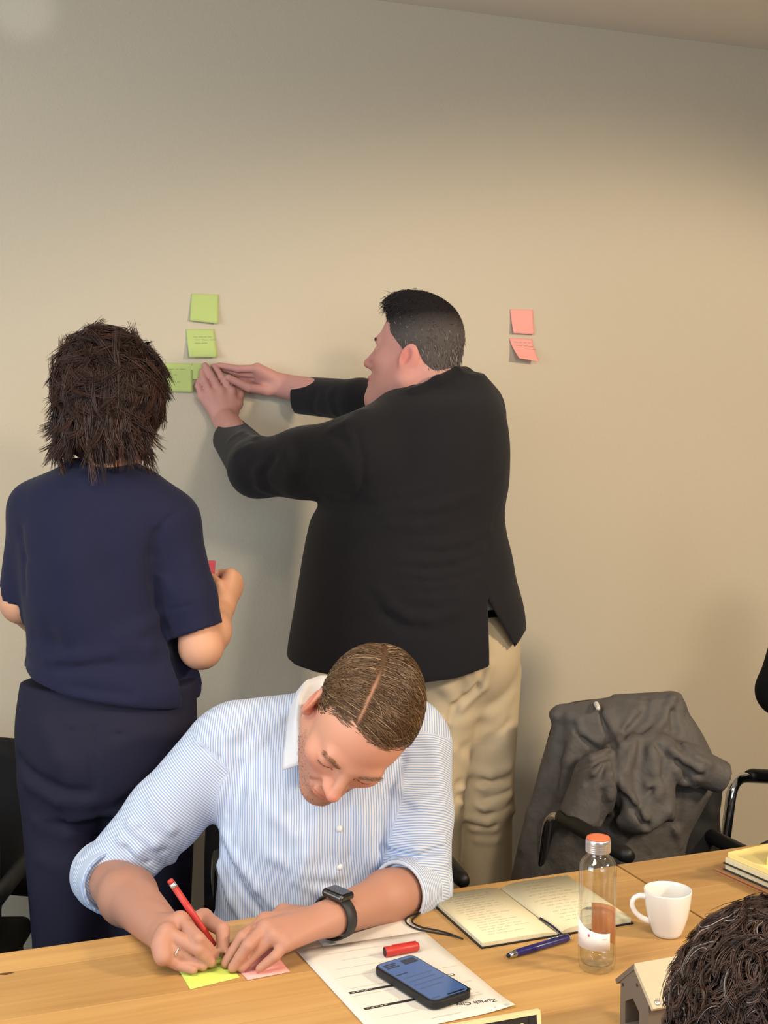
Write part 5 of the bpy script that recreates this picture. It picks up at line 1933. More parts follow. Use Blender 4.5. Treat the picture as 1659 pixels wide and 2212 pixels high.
# ------------------------------------------------------------------ the woman with the dark shaggy hair
def navy_woman():
    base = w2(np.array([-0.52, 2.42, 0.0]))
    H = Head(px(243, 868, 2.43), (0.30, 0.95, -0.02), (0.0, 0.05, 1.0), 0.98)
    W0 = 2.42
    eL, eR = px(48, 1300, 2.45), px(434, 1398, 2.40)
    shL, shR = px(80, 1100, 2.44), px(366, 1128, 2.42)
    wR = px(478, 1312, 2.56)
    wL = px(75, 1345, 2.66)
    S = SDF()
    add_head(S, H, jaw=0.92)
    S.u(rc(H.w((0, -0.02, -0.03)), px(244, 1040, 2.44), 0.051, 0.050), 0.02)
    S.u(rc(px(235, 1110, 2.42), px(235, 1560, 2.42), 0.07, 0.085), 0.03)
    S.u(rc(shL, shR, 0.045), 0.04)
    for a, e in ((shL, eL), (shR, eR)):
        S.u(rc(a, e, 0.036, 0.036), 0.02)
    mR = eR * 0.62 + wR * 0.38
    S.u(sph(eR, 0.0385), 0.015).u(rc(eR, mR, 0.0385, 0.041), 0.015).u(rc(mR, wR, 0.040, 0.026), 0.02)
    S.u(sph(eL, 0.038), 0.01).u(rc(eL, wL, 0.039, 0.027), 0.02)
    hips = [px(150, 1600, 2.42), px(315, 1600, 2.42)]
    knees = [np.array([px(160, 1800, 2.40)[0], 2.38, 0.50]), np.array([px(318, 1800, 2.40)[0], 2.42, 0.50])]
    ank = [np.array([knees[0][0] + 0.01, 2.44, 0.09]), np.array([knees[1][0], 2.48, 0.09])]
    for h_, k_, a_ in zip(hips, knees, ank):
        S.u(rc(h_, k_, 0.085, 0.055), 0.03).u(rc(k_, a_, 0.052, 0.036), 0.02)
    q = lambda L: np.array([px(*p) for p in L])
    # right fist round the note block: knuckles towards the right
    mcp = q([(497, 1242, 2.585), (508, 1250, 2.60), (512, 1264, 2.615), (509, 1280, 2.625)])
    pip = q([(479, 1238, 2.625), (492, 1247, 2.65), (497, 1262, 2.66), (495, 1280, 2.66)])
    tip = q([(459, 1243, 2.615), (472, 1256, 2.635), (478, 1270, 2.64), (480, 1284, 2.64)])
    th = q([(482, 1288, 2.555), (474, 1262, 2.555), (458, 1246, 2.585)])
    add_hand(S, wR, mcp, pip, tip, th, 0.0090, 0.016, 0.0150)
    mcp2 = wL + np.array([[0.02, 0.085, 0.015], [0.035, 0.09, 0.005], [0.04, 0.085, -0.01], [0.04, 0.08, -0.025]])
    pip2 = mcp2 + np.array([0.03, 0.02, -0.005])
    tip2 = pip2 + np.array([0.02, -0.025, -0.005])
    th2 = np.array([wL + [-0.005, 0.03, 0.015], wL + [0.0, 0.07, 0.03], wL + [0.02, 0.095, 0.03]])
    add_hand(S, wL, mcp2, pip2, tip2, th2, 0.0086, 0.014, 0.013)
    b = sculpt('person', S, 0.0032, skin_m, None, base, tint=skin_tint(H, (206, 154, 124), 0, 0.7))
    tag(b, 'standing woman seen from behind with shaggy dark hair and navy short sleeved top', 'person')

    T = SDF()
    rows = [prow(1008, 172, 290, 2.42, 0.058), prow(1022, 120, 318, 2.42, 0.075), prow(1045, 72, 352, 2.42, 0.09), prow(1080, 50, 385, 2.42, 0.10), prow(1130, 42, 392, 2.42, 0.112),
            prow(1200, 44, 378, 2.42, 0.120), prow(1300, 52, 368, 2.42, 0.122), prow(1360, 60, 374, 2.42, 0.120), prow(1410, 60, 398, 2.42, 0.122), prow(1450, 52, 428, 2.42, 0.130),
            prow(1480, 52, 438, 2.42, 0.134), prow(1510, 56, 434, 2.42, 0.132), prow(1545, 66, 420, 2.42, 0.128), prow(1560, 72, 414, 2.42, 0.124)]
    T.u(loft(rows), 0.02)
    T.u(rc(px(165, 1045, 2.42), shL, 0.045, 0.049), 0.04).u(rc(px(300, 1062, 2.42), shR, 0.045, 0.050), 0.04)
    T.u(rc(shL, eL, 0.052, 0.046), 0.025).u(rc(shR, shR * 0.4 + eR * 0.6, 0.056, 0.052), 0.03).u(rc(shR * 0.4 + eR * 0.6, eR, 0.052, 0.052), 0.02)
    fR, fL = unit(eR - shR), unit(eL - shL)
    # sleeve ends: planes through the cuffs, only near each arm
    cR, cLp = px(427, 1362, 2.40), px(38, 1296, 2.45)
    nR, nL = unit(np.array([fR[0] * 0.6 + 0.16, fR[1], fR[2]])), fL
    T.sub(SDF().u(rc(cR, cR + nR * 0.2, 0.066, 0.08)).cut(half(cR, -nR)).as_prim(), 0.0)
    T.sub(SDF().u(rc(cLp, cLp + nL * 0.2, 0.058, 0.07)).cut(half(cLp, -nL)).cut(half(px(56, 1300, 2.45), (1, 0, 0))).as_prim(), 0.0)
    T.sub(rc(cR - fR * 0.016, cR + fR * 0.1, 0.0425), 0.002)
    T.sub(rc(cLp - fL * 0.012, cLp + fL * 0.06, 0.038), 0.002)
    big = np.array([9.0] * 3)
    hemx = [px(x, y, 2.3)[[0, 2]] for x, y in ((30, 1462), (60, 1480), (150, 1505), (250, 1522), (350, 1540), (420, 1548), (445, 1540))]
    hu, hz_ = [h[0] for h in hemx], [h[1] for h in hemx]
    T.cut((lambda P: np.interp(P[:, 0], hu, hz_) - P[:, 2], -big, big), 0.006)
    T.sub(rc(H.w((0, -0.02, -0.06)), px(242, 985, 2.44), 0.058, 0.056), 0.006)
    K = lambda L: cx2(L, 2.961, 0, 700)
    T.folds([(K([(1010, 1340), (975, 1480), (985, 1640), (1010, 1800), (1060, 1950)]), 0.010, -0.012), (K([(1180, 1180), (1080, 1240), (1000, 1340), (960, 1460)]), 0.006, -0.004),
             (K([(1010, 1610), (1060, 1640), (1080, 1700)]), 0.010, 0.005), (K([(990, 1560), (1040, 1600)]), 0.007, -0.004), (K([(1020, 1830), (1200, 1805), (1370, 1740)]), 0.004, -0.0025),
             (K([(130, 1330), (145, 1500), (150, 1700)]), 0.012, -0.006), (K([(690, 1350), (700, 1600), (780, 1850)]), 0.03, -0.005), (K([(430, 1100), (420, 1500), (470, 1900)]), 0.035, 0.004),
             (K([(760, 2000), (900, 1960), (1010, 1880)]), 0.014, 0.006), (K([(800, 2060), (960, 2060), (1100, 2100)]), 0.016, 0.007), (K([(180, 2090), (300, 2130), (500, 2130), (700, 2100)]), 0.014, 0.006),
             (K([(220, 2000), (330, 2060), (420, 2080)]), 0.014, -0.006), (K([(160, 2160), (400, 2200), (700, 2180), (1000, 2190)]), 0.010, -0.006),
             ([(60, 1455), (160, 1485), (280, 1500), (420, 1518)], 0.010, -0.004), (K([(300, 1950), (320, 2040), (300, 2110)]), 0.02, -0.005)], 1.6)
    navy = mat('navy_jersey', (28, 30, 55), 0.82, spec=0.2, sheen=0.06, bump=(900, 0.2, 0.0008), noise=(1200, 0.1))
    sculpt('top', T, 0.0046, navy, b, base)

    P = SDF()
    tro = [prow(1440, 52, 425, 2.42, 0.105), prow(1500, 42, 424, 2.42, 0.115), prow(1560, 36, 425, 2.42, 0.130), prow(1620, 38, 424, 2.42, 0.136), prow(1690, 50, 418, 2.42, 0.128), prow(1730, 62, 410, 2.42, 0.118)]
    P.u(loft(tro), 0.02)
    for s, h_, k_, a_ in ((0, px(146, 1690, 2.42), knees[0], ank[0]), (1, px(322, 1690, 2.42), knees[1], ank[1])):
        P.u(rc(h_, k_, 0.092, 0.074), 0.02).u(rc(k_, a_ - [0, 0, 0.03], 0.074, 0.076), 0.02)
    P.cut(half([0, 0, px(250, 1470, 2.42)[2]], [0, 0, 1]), 0.004)
    P.folds([([(200, 1575), (196, 1640), (205, 1700)], 0.006, -0.006), ([(40, 1640), (110, 1700), (190, 1715)], 0.014, -0.008), ([(60, 1690), (130, 1730), (190, 1730)], 0.014, 0.007),
             ([(330, 1690), (270, 1740), (215, 1760)], 0.014, -0.007), ([(140, 1575), (270, 1588)], 0.004, -0.003), ([(140, 1567), (270, 1580)], 0.004, 0.002),
             ([(90, 1560), (130, 1640), (150, 1700)], 0.02, 0.005), ([(80, 1780), (150, 1800), (220, 1790)], 0.014, 0.005), ([(90, 1860), (160, 1880), (230, 1870)], 0.016, 0.005),
             ([(160, 1760), (165, 1900), (160, 2020)], 0.03, 0.006), ([(412, 1570), (402, 1640), (408, 1690)], 0.006, -0.005)], 1.6)
    sculpt('trousers', P, 0.006, mat('dark_navy_trousers', (31, 30, 48), 0.8, spec=0.25, bump=(900, 0.15, 0.0008)), b, base)
    for a_ in ank:
        shoe('shoe', a_, (0.2, 0.97), b, base, mat('black_leather', (22, 20, 20), 0.4))

    # hair: dark inner mass and layered locks that flick out
    Hs = SDF()
    ec, er = np.array([0, -0.012, 0.020]), np.array([0.098, 0.112, 0.108])
    Hs.u(H.E(ec + [0, 0, 0.008], er * [0.95, 0.95, 1.0]))
    Hs.u(H.E((0, -0.050, -0.055), (0.074, 0.060, 0.066)), 0.03)
    Hs.cut(half(H.w((0, 0.055, 0.05)), H.R @ unit([0, 0.9, -0.42])), 0.01)
    Hs.sub(H.E((0, 0.11, -0.03), (0.066, 0.085, 0.09)), 0.01)
    co = sculpt('hair', Hs, 0.004, mat('hair_base', rough=0.85, spec=0.2, vcol=True), b, base, tint=flat_tint((30, 21, 20)))
    NC, PER = 520, 16
    v = fib(NC * 2, RNG)
    v /= np.linalg.norm(v, axis=1, keepdims=True)
    v = v[(v[:, 2] > -0.50) & ~((v[:, 1] > 0.62) & (v[:, 2] < 0.35))][:NC]
    NC = len(v)
    base_er = er * [0.95, 0.95, 1.02]
    roots = ec + v * base_er
    whorl = np.array([0.03, -0.06, 0.118])
    d = roots - whorl
    keep = np.linalg.norm(d, axis=1) > 0.028
    v, roots, d = v[keep], roots[keep], d[keep]
    NC = len(v)
    d += RNG.normal(size=d.shape) * 0.034
    d[:, 2] -= 0.03
    Ln = RNG.uniform(0.060, 0.115, NC) * (1 + 0.25 * (v[:, 2] < 0))
    lowf = np.clip(-v[:, 2] + 0.35, 0, 1)
    lift = np.stack([RNG.uniform(-0.03, 0.06, NC), RNG.uniform(0.0, 0.16, NC) + 0.16 * lowf * RNG.random(NC)], 1)
    K_ = 9
    guide = grow(roots, d, Ln, K_, 0.0, lift, RNG, 0.5, 0.05, ec, base_er)
    tt = np.linspace(0, 1, K_)
    nrm = (guide[:, -1] - ec)
    nrm /= np.linalg.norm(nrm, axis=1, keepdims=True)
    guide += nrm[:, None] * (np.clip(tt - 0.55, 0, 1) ** 1.6)[None, :, None] * RNG.uniform(0.0, 0.055, (NC, 1, 1)) * (0.5 + 0.8 * lowf)[:, None, None]
    sidev = np.cross(nrm, guide[:, -1] - guide[:, -3])
    sidev /= np.linalg.norm(sidev, axis=1, keepdims=True) + 1e-9
    guide += sidev[:, None] * (tt ** 2)[None, :, None] * np.clip(RNG.normal(size=(NC, 1, 1)), -1.3, 1.3) * 0.027
    # nape and side locks that hang and flick out
    NN = 190
    aa = RNG.uniform(-2.5, 2.5, NN)
    zz = RNG.uniform(-0.062, 0.0, NN)
    rt = np.stack([np.sin(aa) * 0.080, -0.045 - np.cos(aa) * 0.066, zz], 1)
    out = np.stack([np.sin(aa), -np.cos(aa), np.zeros(NN)], 1)
    Ln2 = RNG.uniform(0.045, 0.085, NN)[:, None, None]
    wob = RNG.normal(size=(NN, 1, 3)) * 0.016
    g2 = rt[:, None] + np.array([0, 0, -1.0]) * Ln2 * tt[None, :, None] + out[:, None] * (0.012 * np.sin(tt * 3.0)[None, :, None] - 0.014 * tt[None, :, None]
         + (np.clip(tt - 0.5, 0, 1) ** 1.5)[None, :, None] * RNG.uniform(0.0, 0.10, (NN, 1, 1))) + wob * (tt ** 2)[None, :, None]
    guide = np.concatenate([guide, g2])
    NC += NN
    cl = np.repeat(guide, PER, 0)
    off = RNG.normal(size=(NC * PER, 1, 3)) * 0.0052
    cl = cl + off * (1.0 - 0.72 * tt)[None, :, None] + RNG.normal(size=(NC * PER, 1, 3)) * 0.0035 * (tt ** 2)[None, :, None]
    shade = np.repeat(RNG.random((NC, 1)), PER, 0) * 0.7 + RNG.random((NC * PER, 1)) * 0.3
    a_, b_ = np.array(lin((23, 16, 17))[:3]), np.array(lin((82, 55, 46))[:3])
    cc = a_ * (1 - shade) + b_ * shade
    cw = np.array(cl.reshape(-1, 3) * H.k) @ H.R.T + H.C
    strand_mesh('hair_locks', cw.reshape(cl.shape), np.array([0.0008, 0.0009, 0.0009, 0.0008, 0.0008, 0.0007, 0.0006, 0.0004, 0.0002]), hair_m, co, base, cc)
    # the block of notes in her hand
    nb = w2(px(455, 1243, 2.60))
    e = empty('note_block', nb, 0, 'dark pink block of sticky notes held up in the woman\'s hand', 'note block')
    e.rotation_euler = (radians(4), radians(4), radians(14))
    bevbox('pages', (-0.030, 0, 0.0), (0.076, 0.006, 0.062), rose_paper, e, 0.0005, 1)


SDF.as_prim = lambda s: (lambda P: s.ev(P), np.min([p[1] for o, p, k in s.ops if o == 'u'], 0), np.max([p[2] for o, p, k in s.ops if o == 'u'], 0))
blazer_man()
navy_woman()


# ------------------------------------------------------------------ the person in the near corner: dark curls
def curly_person():
    base = w2(np.array([0.36, 0.80, 0.0]))
    H = Head(px(1712, 2345, 0.95), (-0.42, 0.86, -0.30), (-0.10, 0.26, 1.0), 1.03)
    S = SDF()
    add_head(S, H)
    nb = H.C + np.array([0.03, -0.04, -0.22])
    S.u(rc(H.w((0, -0.025, -0.03)), nb, 0.056, 0.062), 0.03)
    hip = np.array([nb[0] + 0.04, 0.64, 0.56])
    S.u(rc(nb - [0, 0, 0.08], hip, 0.10, 0.12), 0.05)
    X = np.array([0.93, 0.36, 0])
    shl, shr = nb + [0, 0, -0.05] - X * 0.17, nb + [0, 0, -0.05] + X * 0.17
    S.u(rc(shl, shr, 0.05), 0.04)
    hands = []
    for s, sh in ((-1, shl), (1, shr)):
        e = sh + X * s * 0.05 + [0, 0.03, -0.26]
        w_ = e + np.array([-s * 0.10, 0.19, 0.0])
        w_[2] = 0.60
        S.u(rc(sh, e, 0.045, 0.040), 0.02).u(rc(e, w_, 0.039, 0.027), 0.02)
        m_ = w_ + np.array([[-s * 0.03 + 0.018 * i * s, 0.08, 0.0] for i in range(4)])
        add_hand(S, w_, m_, m_ + [0, 0.035, 0.002], m_ + [0, 0.058, -0.010], np.array([w_ + [-s * 0.025, 0.03, 0], w_ + [-s * 0.045, 0.06, 0], w_ + [-s * 0.04, 0.09, 0]]), 0.0088, 0.014, 0.013)
        hands.append((sh, e, w_))
    b = sculpt('person', S, 0.0045, skin_m, None, base, tint=skin_tint(H, (206, 152, 126), 0.3))
    tag(b, 'person with wet looking dark brown curls, only the head seen beside the house ornament', 'person')
    T = SDF()
    T.u(rc(nb - [0, 0, 0.06], hip, 0.125, 0.15), 0.05).u(rc(shl, shr, 0.062), 0.04)
    for sh, e, w_ in hands:
        T.u(rc(sh, e, 0.058, 0.050), 0.03).u(rc(e, e * 0.15 + w_ * 0.85, 0.050, 0.038), 0.02)
    T.sub(rc(nb + [0, 0, -0.03], nb + [0, 0, 0.1], 0.066, 0.066), 0.01)
    sculpt('sweater', T, 0.008, mat('dark_grey_sweater', (52, 52, 58), 0.9, bump=(500, 0.2, 0.001)), b, base)
    P = SDF().u(ell(hip, (0.18, 0.15, 0.11)), 0.02)
    for s in (-1, 1):
        k_ = hip + [s * 0.12 - 0.06, 0.40, -0.02]
        P.u(rc(hip + [s * 0.09, 0, 0], k_, 0.085, 0.066), 0.03).u(rc(k_, [k_[0], k_[1] + 0.03, 0.08], 0.062, 0.055), 0.02)
        shoe('shoe', [k_[0], k_[1] + 0.03, 0.08], (-0.3, 0.95), b, base, leather)
    sculpt('trousers', P, 0.009, mat('dark_denim', (38, 44, 62), 0.85), b, base)
    Hs = SDF()
    ec, er = np.array([0, -0.016, 0.042]), np.array([0.082, 0.101, 0.090])
    Hs.u(H.E(ec, er)).u(H.E((0, -0.065, -0.03), (0.066, 0.046, 0.06)), 0.03)
    Hs.cut(half(H.w((0, 0.066, 0.070)), H.R @ unit([0, 0.86, -0.50])), 0.006).cut(half(H.w((0, 0.0, -0.02)), H.R @ unit([0, 0.55, -0.84])), 0.008)
    co = sculpt('hair', Hs, 0.004, mat('hair_base', rough=0.85, spec=0.2, vcol=True), b, base, tint=flat_tint((58, 42, 36)))
    NC, PER, K_ = 900, 11, 26
    v = fib(NC * 2, RNG)
    v /= np.linalg.norm(v, axis=1, keepdims=True)
    v = v[(v[:, 2] > -0.55) & ~((v[:, 1] > 0.75) & (v[:, 2] < 0.30))][:NC]
    NC = len(v)
    p0 = ec + v * er
    t = np.linspace(0, 1, K_)
    d = p0 - (ec + [0.02, -0.02, 0.12]) + RNG.normal(size=p0.shape) * 0.05
    d -= v * (d * v).sum(1, keepdims=True)
    d /= np.linalg.norm(d, axis=1, keepdims=True)
    sd_ = np.cross(v, d)
    Lh = RNG.uniform(0.030, 0.060, NC)[:, None, None]
    rad = RNG.uniform(0.006, 0.014, NC)[:, None]
    ph, tw = RNG.uniform(0, 6.28, NC)[:, None], RNG.uniform(5, 12, NC)[:, None] * RNG.choice([-1, 1], NC)[:, None]
    tight = (RNG.random(NC) < 0.5)[:, None]
    Lh = np.where(tight[:, :, None], Lh * 0.45, Lh)
    rr = rad * np.where(tight, 1 - 0.8 * t[None], 0.5 + 0.5 * t[None]) * np.minimum(1, t[None] * 5)
    ang = ph + tw * t[None]
    gd = p0[:, None] + d[:, None] * Lh * t[None, :, None]
    gd = gd + (np.cos(ang) * rr)[..., None] * sd_[:, None] + (np.sin(ang) * rr)[..., None] * (0.10 * v + 0.95 * d)[:, None]
    n = (gd - ec) / er
    lev = np.linalg.norm(n, axis=2, keepdims=True)
    want = 1.0 + RNG.uniform(0.0, 0.07, NC)[:, None, None] * t[None, :, None] + 0.03
    gd = ec + (gd - ec) * np.clip(lev, want, np.maximum(want, 1.02 + 0.09 * t[None, :, None])) / lev
    cl = np.repeat(gd, PER, 0) + RNG.normal(size=(NC * PER, 1, 3)) * 0.0008 + RNG.normal(size=(NC * PER, 1, 3)) * 0.0013 * (t ** 2)[None, :, None]
    cc = cols(len(cl), (30, 21, 19), (92, 66, 54), RNG, (150, 142, 136), 0.035)
    cw = (cl.reshape(-1, 3) * H.k) @ H.R.T + H.C
    strand_mesh('curls', cw.reshape(cl.shape), np.interp(t, [0, .7, 1], [0.00046, 0.0004, 0.00012]), hair_m, co, base, cc)


# ------------------------------------------------------------------ the person in black at the right edge
def black_person():
    U0, W0 = 1.20, 2.94
    r_, f_ = np.array([-0.66, 0.75, 0]), np.array([-0.75, -0.66, 0])
    Zv = np.array([0, 0, 1.0])
    O = np.array([U0, W0, 0.0])
    base = w2(O)
    H = Head(O + f_ * 0.10 + Zv * 1.26, f_ + Zv * -0.1, (0, 0, 1.0), 1.0)
    S = SDF()
    add_head(S, H)
    nb = O + f_ * 0.05 + Zv * 1.09
    hip = O - f_ * 0.02 + Zv * 0.56
    shR, shL = nb + r_ * 0.20 - Zv * 0.05, nb - r_ * 0.17 - Zv * 0.05
    eR, eL = px(1690, 1492, 2.98), shL - r_ * 0.08 + f_ * 0.05 - Zv * 0.24
    wR, wL = eR + f_ * 0.06 - r_ * 0.25 - Zv * 0.06, eL + f_ * 0.22 + r_ * 0.06 - Zv * 0.02
    S.u(rc(H.w((0, -0.025, -0.03)), nb, 0.055, 0.060), 0.03).u(rc(nb - [0, 0, 0.08], hip, 0.10, 0.12), 0.05).u(rc(shR, shL, 0.05), 0.04)
    for s, (sh, e, w_) in ((1, (shR, eR, wR)), (-1, (shL, eL, wL))):
        S.u(rc(sh, e, 0.045, 0.04), 0.02).u(rc(e, w_, 0.04, 0.027), 0.02)
        m_ = np.array([w_ + f_ * 0.078 - r_ * s * (0.027 - 0.018 * i) - Zv * 0.004 * i for i in range(4)])
        add_hand(S, w_, m_, m_ + f_ * 0.036 - Zv * 0.008, m_ + f_ * 0.055 - Zv * 0.026, np.array([w_ + f_ * 0.03 - r_ * s * 0.026, w_ + f_ * 0.06 - r_ * s * 0.046, w_ + f_ * 0.09 - r_ * s * 0.044]), 0.0088, 0.014, 0.013)
    for s in (-1, 1):
        k_ = hip + r_ * s * 0.085 + f_ * 0.36 - Zv * 0.02
        S.u(rc(hip + r_ * s * 0.09, k_, 0.07, 0.05), 0.03).u(rc(k_, [k_[0], k_[1] + 0.04, 0.10], 0.048, 0.036), 0.02)
    b = sculpt('person', S, 0.006, skin_m, None, base, tint=skin_tint(H, (214, 160, 134)))
    tag(b, 'person in a black sweater at the far right edge, only the sleeve showing', 'person')
    T = SDF().u(rc(nb - [0, 0, 0.06], hip, 0.125, 0.15), 0.05).u(rc(shR, shL, 0.062), 0.04)
    for sh, e, w_ in ((shR, eR, wR), (shL, eL, wL)):
        T.u(rc(sh, e, 0.072, 0.060), 0.03).u(rc(e, e * 0.12 + w_ * 0.88, 0.058, 0.038), 0.02)
    T.sub(rc(nb + [0, 0, -0.02], nb + [0, 0, 0.1], 0.062, 0.062), 0.01)
    sculpt('sweater', T, 0.007, mat('black_knit', (18, 17, 18), 0.9, spec=0.2, bump=(500, 0.2, 0.001)), b, base)
    P = SDF().u(ell(hip, (0.18, 0.15, 0.10)), 0.02)
    for s in (-1, 1):
        k_ = hip + r_ * s * 0.085 + f_ * 0.36 - Zv * 0.02
        P.u(rc(hip + r_ * s * 0.09, k_, 0.085, 0.066), 0.03).u(rc(k_, [k_[0], k_[1] + 0.04, 0.10], 0.062, 0.055), 0.02)
        shoe('shoe', [k_[0], k_[1] + 0.04, 0.1], (-0.6, -0.8), b, base, leather)
    sculpt('trousers', P, 0.009, mat('dark_denim', (38, 44, 62), 0.85), b, base)
    Hs = SDF().u(H.E((0, -0.018, 0.042), (0.080, 0.099, 0.088)))
    Hs.cut(half(H.w((0, 0.066, 0.083)), H.R @ unit([0, 0.80, -0.60])), 0.006).cut(half(H.w((0, 0, 0)), H.R @ unit([0, 0.5, -0.86])), 0.006)
    sculpt('hair', Hs, 0.005, hair_m, b, base, tint=flat_tint((52, 40, 32)))


# ------------------------------------------------------------------ chairs and the grey jacket
def face(U, W, f, label, **k):
    p, d = uv(U, W), w2(np.array([f[0], f[1], 0.0]))
    return chair(p[0], p[1], math.atan2(-d[0], d[1]), label, **k)


face(-0.10, 2.60, (0.22, -0.97), 'black conference chair the writing man sits on', arm_z=0.61, back_h=0.80, back_w=0.26, arm_x=0.235, back_lo=0.44)
face(0.60, 2.60, (0.34, -0.94), 'conference chair with the grey jacket hung over its back', arm_z=0.70, back_h=0.90, back_w=0.15, arm_x=0.185, arm_l=0.62)
face(1.17, 2.915, (-0.75, -0.66), 'chrome armed chair at the far right edge, behind the table', arm_z=0.70, front_bend=True)
face(-0.99, 2.45, (0.03, -1.0), 'black chair at the left edge behind the woman, holding a bag', arm_z=0.64, back_h=0.85, back_w=0.235, arm_x=0.25, tm=black_plastic)


def grey_jacket():
    base = w2(px(1340, 1700, 2.80)) * np.array([1, 1, 0]) + np.array([0, 0, 0.5])
    W = 2.80
    J = SDF()
    rows = [prow(1508, 1330, 1462, W, 0.030), prow(1520, 1262, 1474, W, 0.045), prow(1532, 1210, 1482, W, 0.055), prow(1560, 1198, 1502, W, 0.070), prow(1600, 1184, 1525, W, 0.080), prow(1650, 1168, 1545, W, 0.088),
            prow(1690, 1158, 1545, W, 0.094), prow(1740, 1144, 1520, W, 0.10), prow(1800, 1126, 1490, W, 0.105), prow(1860, 1112, 1480, W, 0.105), prow(1930, 1098, 1474, W, 0.105), prow(2000, 1090, 1470, W, 0.10)]
    J.u(loft(rows), 0.02)
    # shoulder ridge over the chair back
    J.u(rc(px(1212, 1542, W), px(1450, 1520, W), 0.022, 0.026), 0.03)
    # sleeves
    a0, a1, a2 = px(1335, 1632, W - 0.10), px(1292, 1680, W - 0.135), px(1252, 1768, W - 0.15)
    J.u(rc(a0, a1, 0.030, 0.050), 0.02).u(rc(a1, a2, 0.050, 0.048), 0.015)
    b0, b1, b2 = px(1425, 1612, W - 0.09), px(1492, 1652, W - 0.09), px(1562, 1680, W - 0.07)
    J.u(rc(b0, b1, 0.030, 0.042), 0.02).u(rc(b1, b2, 0.042, 0.036), 0.015)
    ne = unit(b2 - b1)
    pe = px(1560, 1679, W - 0.07)
    J.sub(SDF().u(rc(pe, pe + ne * 0.12, 0.06)).cut(half(pe, -ne)).as_prim(), 0.004)
    J.sub(rc(pe - ne * 0.02, pe + ne * 0.05, 0.024, 0.026), 0.004)
    # bunched middle: hood and collar hanging forward
    J.u(rc(px(1365, 1620, W - 0.10), px(1375, 1760, W - 0.13), 0.035, 0.042), 0.03).u(rc(px(1420, 1640, W - 0.10), px(1425, 1740, W - 0.12), 0.03, 0.036), 0.03)
    J.cut(half(px(1250, 1772, W - 0.15), unit([-0.12, -0.15, -1.0])) if False else half([0, 0, 0.5], [0, 0, -1]), 0.004)
    cuff_n = unit(px(1245, 1768, W) - px(1290, 1660, W))
    J.sub(SDF().u(rc(px(1248, 1776, W - 0.16), px(1236, 1840, W - 0.17), 0.062, 0.05)).cut(half(px(1250, 1766, W - 0.15), -cuff_n)).as_prim(), 0.004)
    K = lambda L: cx2(L, 2.659, 1060, 1380)
    J.folds([(K([(700, 620), (720, 800), (725, 1000)]), 0.010, -0.016), (K([(620, 385), (660, 520), (710, 610)]), 0.008, -0.012), (K([(660, 420), (710, 540), (750, 600)]), 0.012, 0.010),
             (K([(895, 345), (880, 440), (790, 520), (750, 590)]), 0.010, -0.012), (K([(820, 420), (770, 520)]), 0.012, 0.009), (K([(1045, 340), (990, 470), (900, 560)]), 0.014, 0.011),
             (K([(1040, 420), (1060, 530), (1090, 620)]), 0.012, -0.012), (K([(500, 470), (520, 540), (640, 600), (700, 640)]), 0.010, 0.010), (K([(500, 540), (600, 640), (680, 660)]), 0.008, -0.010),
             (K([(500, 700), (580, 680), (680, 640)]), 0.012, 0.010), (K([(500, 740), (590, 720), (690, 670)]), 0.008, -0.012), (K([(560, 830), (620, 800), (650, 720)]), 0.008, -0.010),
             (K([(590, 770), (640, 720)]), 0.010, 0.009), (K([(480, 560), (440, 700), (410, 900)]), 0.016, 0.010), (K([(400, 430), (400, 620), (370, 850)]), 0.014, -0.008),
             (K([(640, 880), (650, 980), (640, 1050)]), 0.008, -0.012), (K([(690, 780), (690, 900), (670, 1040)]), 0.014, 0.012), (K([(870, 600), (850, 760), (860, 950)]), 0.012, -0.016),
             (K([(920, 640), (940, 760), (960, 900)]), 0.016, 0.010), (K([(800, 660), (770, 760), (790, 900)]), 0.014, 0.008), (K([(760, 880), (830, 980), (900, 1080)]), 0.010, -0.014),
             (K([(750, 840), (830, 940), (890, 1030)]), 0.014, 0.010), (K([(1020, 1000), (950, 1060), (900, 1095)]), 0.012, 0.012), (K([(1040, 1020), (1070, 1120), (1090, 1190)]), 0.012, 0.008),
             (K([(1040, 640), (1110, 700), (1200, 750)]), 0.012, 0.012), (K([(1070, 700), (1140, 760), (1210, 790)]), 0.009, -0.014), (K([(1100, 600), (1180, 680), (1260, 720)]), 0.012, 0.008),
             (K([(1130, 760), (1090, 900), (1080, 1050)]), 0.014, -0.010), (K([(1060, 760), (1110, 830), (1165, 850)]), 0.012, 0.009), (K([(960, 620), (1010, 680), (990, 780)]), 0.010, -0.010),
             (K([(900, 840), (960, 830), (980, 870)]), 0.010, 0.009), (K([(880, 920), (930, 860)]), 0.008, -0.009), (K([(740, 1050), (760, 1150), (740, 1260)]), 0.016, 0.009),
             (K([(900, 1110), (910, 1250)]), 0.008, -0.006), (K([(300, 800), (230, 1000), (180, 1200)]), 0.022, 0.008), (K([(340, 900), (320, 1100), (290, 1250)]), 0.018, -0.009)], 1.9)
    J.brushes = [(p, q, w_ * 0.72, a_ * 1.05) for p, q, w_, a_ in J.brushes]
    gm = mat('grey_shell_fabric', (86, 82, 79), 0.62, spec=0.35, bump=(26, 0.55, 0.010), noise=(40, 0.08))
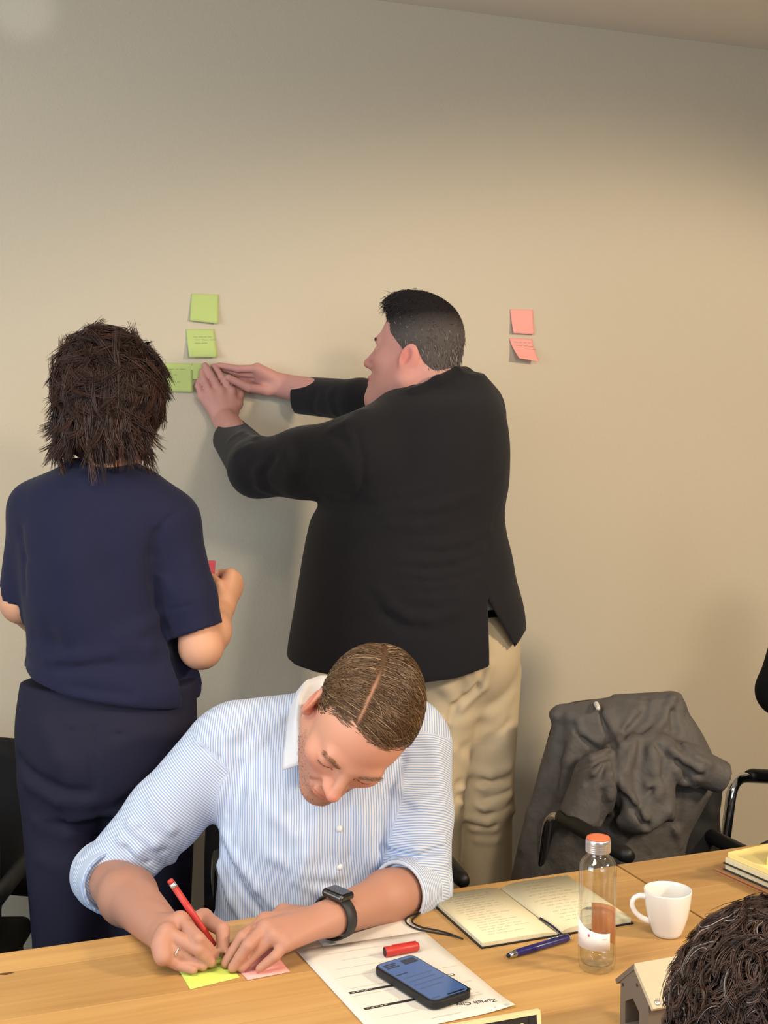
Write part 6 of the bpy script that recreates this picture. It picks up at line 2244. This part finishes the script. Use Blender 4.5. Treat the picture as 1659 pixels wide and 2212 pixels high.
    o = sculpt('jacket', J, 0.004, gm, None, base)
    tag(o, 'grey crumpled jacket hung over a chair back, sleeves drooping', 'jacket')
    # the dark lining that shows at the right under the sleeve
    L = SDF()
    rl = [prow(1640, 1440, 1548, W + 0.05, 0.05), prow(1690, 1430, 1558, W + 0.05, 0.07), prow(1760, 1420, 1552, W + 0.05, 0.085), prow(1830, 1410, 1560, W + 0.05, 0.09), prow(1960, 1400, 1590, W + 0.05, 0.09)]
    L.u(loft(rl), 0.02)
    L.folds([(K([(1240, 860), (1280, 1000), (1290, 1100)]), 0.014, 0.008), (K([(1180, 900), (1200, 1050), (1180, 1180)]), 0.016, -0.006)], 2.0)
    lo = sculpt('lining', L, 0.006, mat('black_lining', (26, 24, 24), 0.75), o, base)
    lo['label'] = 'black inside of the jacket'
    tab = SDF().u(rc(px(1288, 1521, W - 0.03), px(1292, 1530, W - 0.055), 0.006, 0.005))
    sculpt('hanging_loop', tab, 0.002, mat('pale_tape', (216, 210, 198), 0.7), o, base)


def black_bag():
    c = np.array([-0.98, 2.46, 0.0])
    base = w2(np.array([c[0], c[1], 0.481]))
    S = SDF().u(rbox((c[0], c[1] + 0.02, 0.481 + 0.135), (0.19, 0.10, 0.134), 0.05), 0.02)
    S.u(rbox((c[0], c[1] - 0.07, 0.481 + 0.10), (0.14, 0.04, 0.08), 0.03), 0.015)
    S.cut(half([0, 0, 0.4825], [0, 0, -1]))
    o = sculpt('bag', S, 0.006, mat('black_nylon', (20, 20, 22), 0.7, bump=(300, 0.2, 0.001)), None, base)
    tag(o, 'black bag resting on the chair at the left edge', 'bag')
    tube('handle', [w2(np.array(p)) - base for p in ((c[0] - 0.07, c[1] + 0.02, 0.74), (c[0] - 0.05, c[1] + 0.02, 0.79), (c[0] + 0.05, c[1] + 0.02, 0.79), (c[0] + 0.07, c[1] + 0.02, 0.74))], 0.009, mat('brown_leather', (74, 48, 34), 0.6), o, 10, 0.04)


grey_jacket()
black_bag()
curly_person()
black_person()
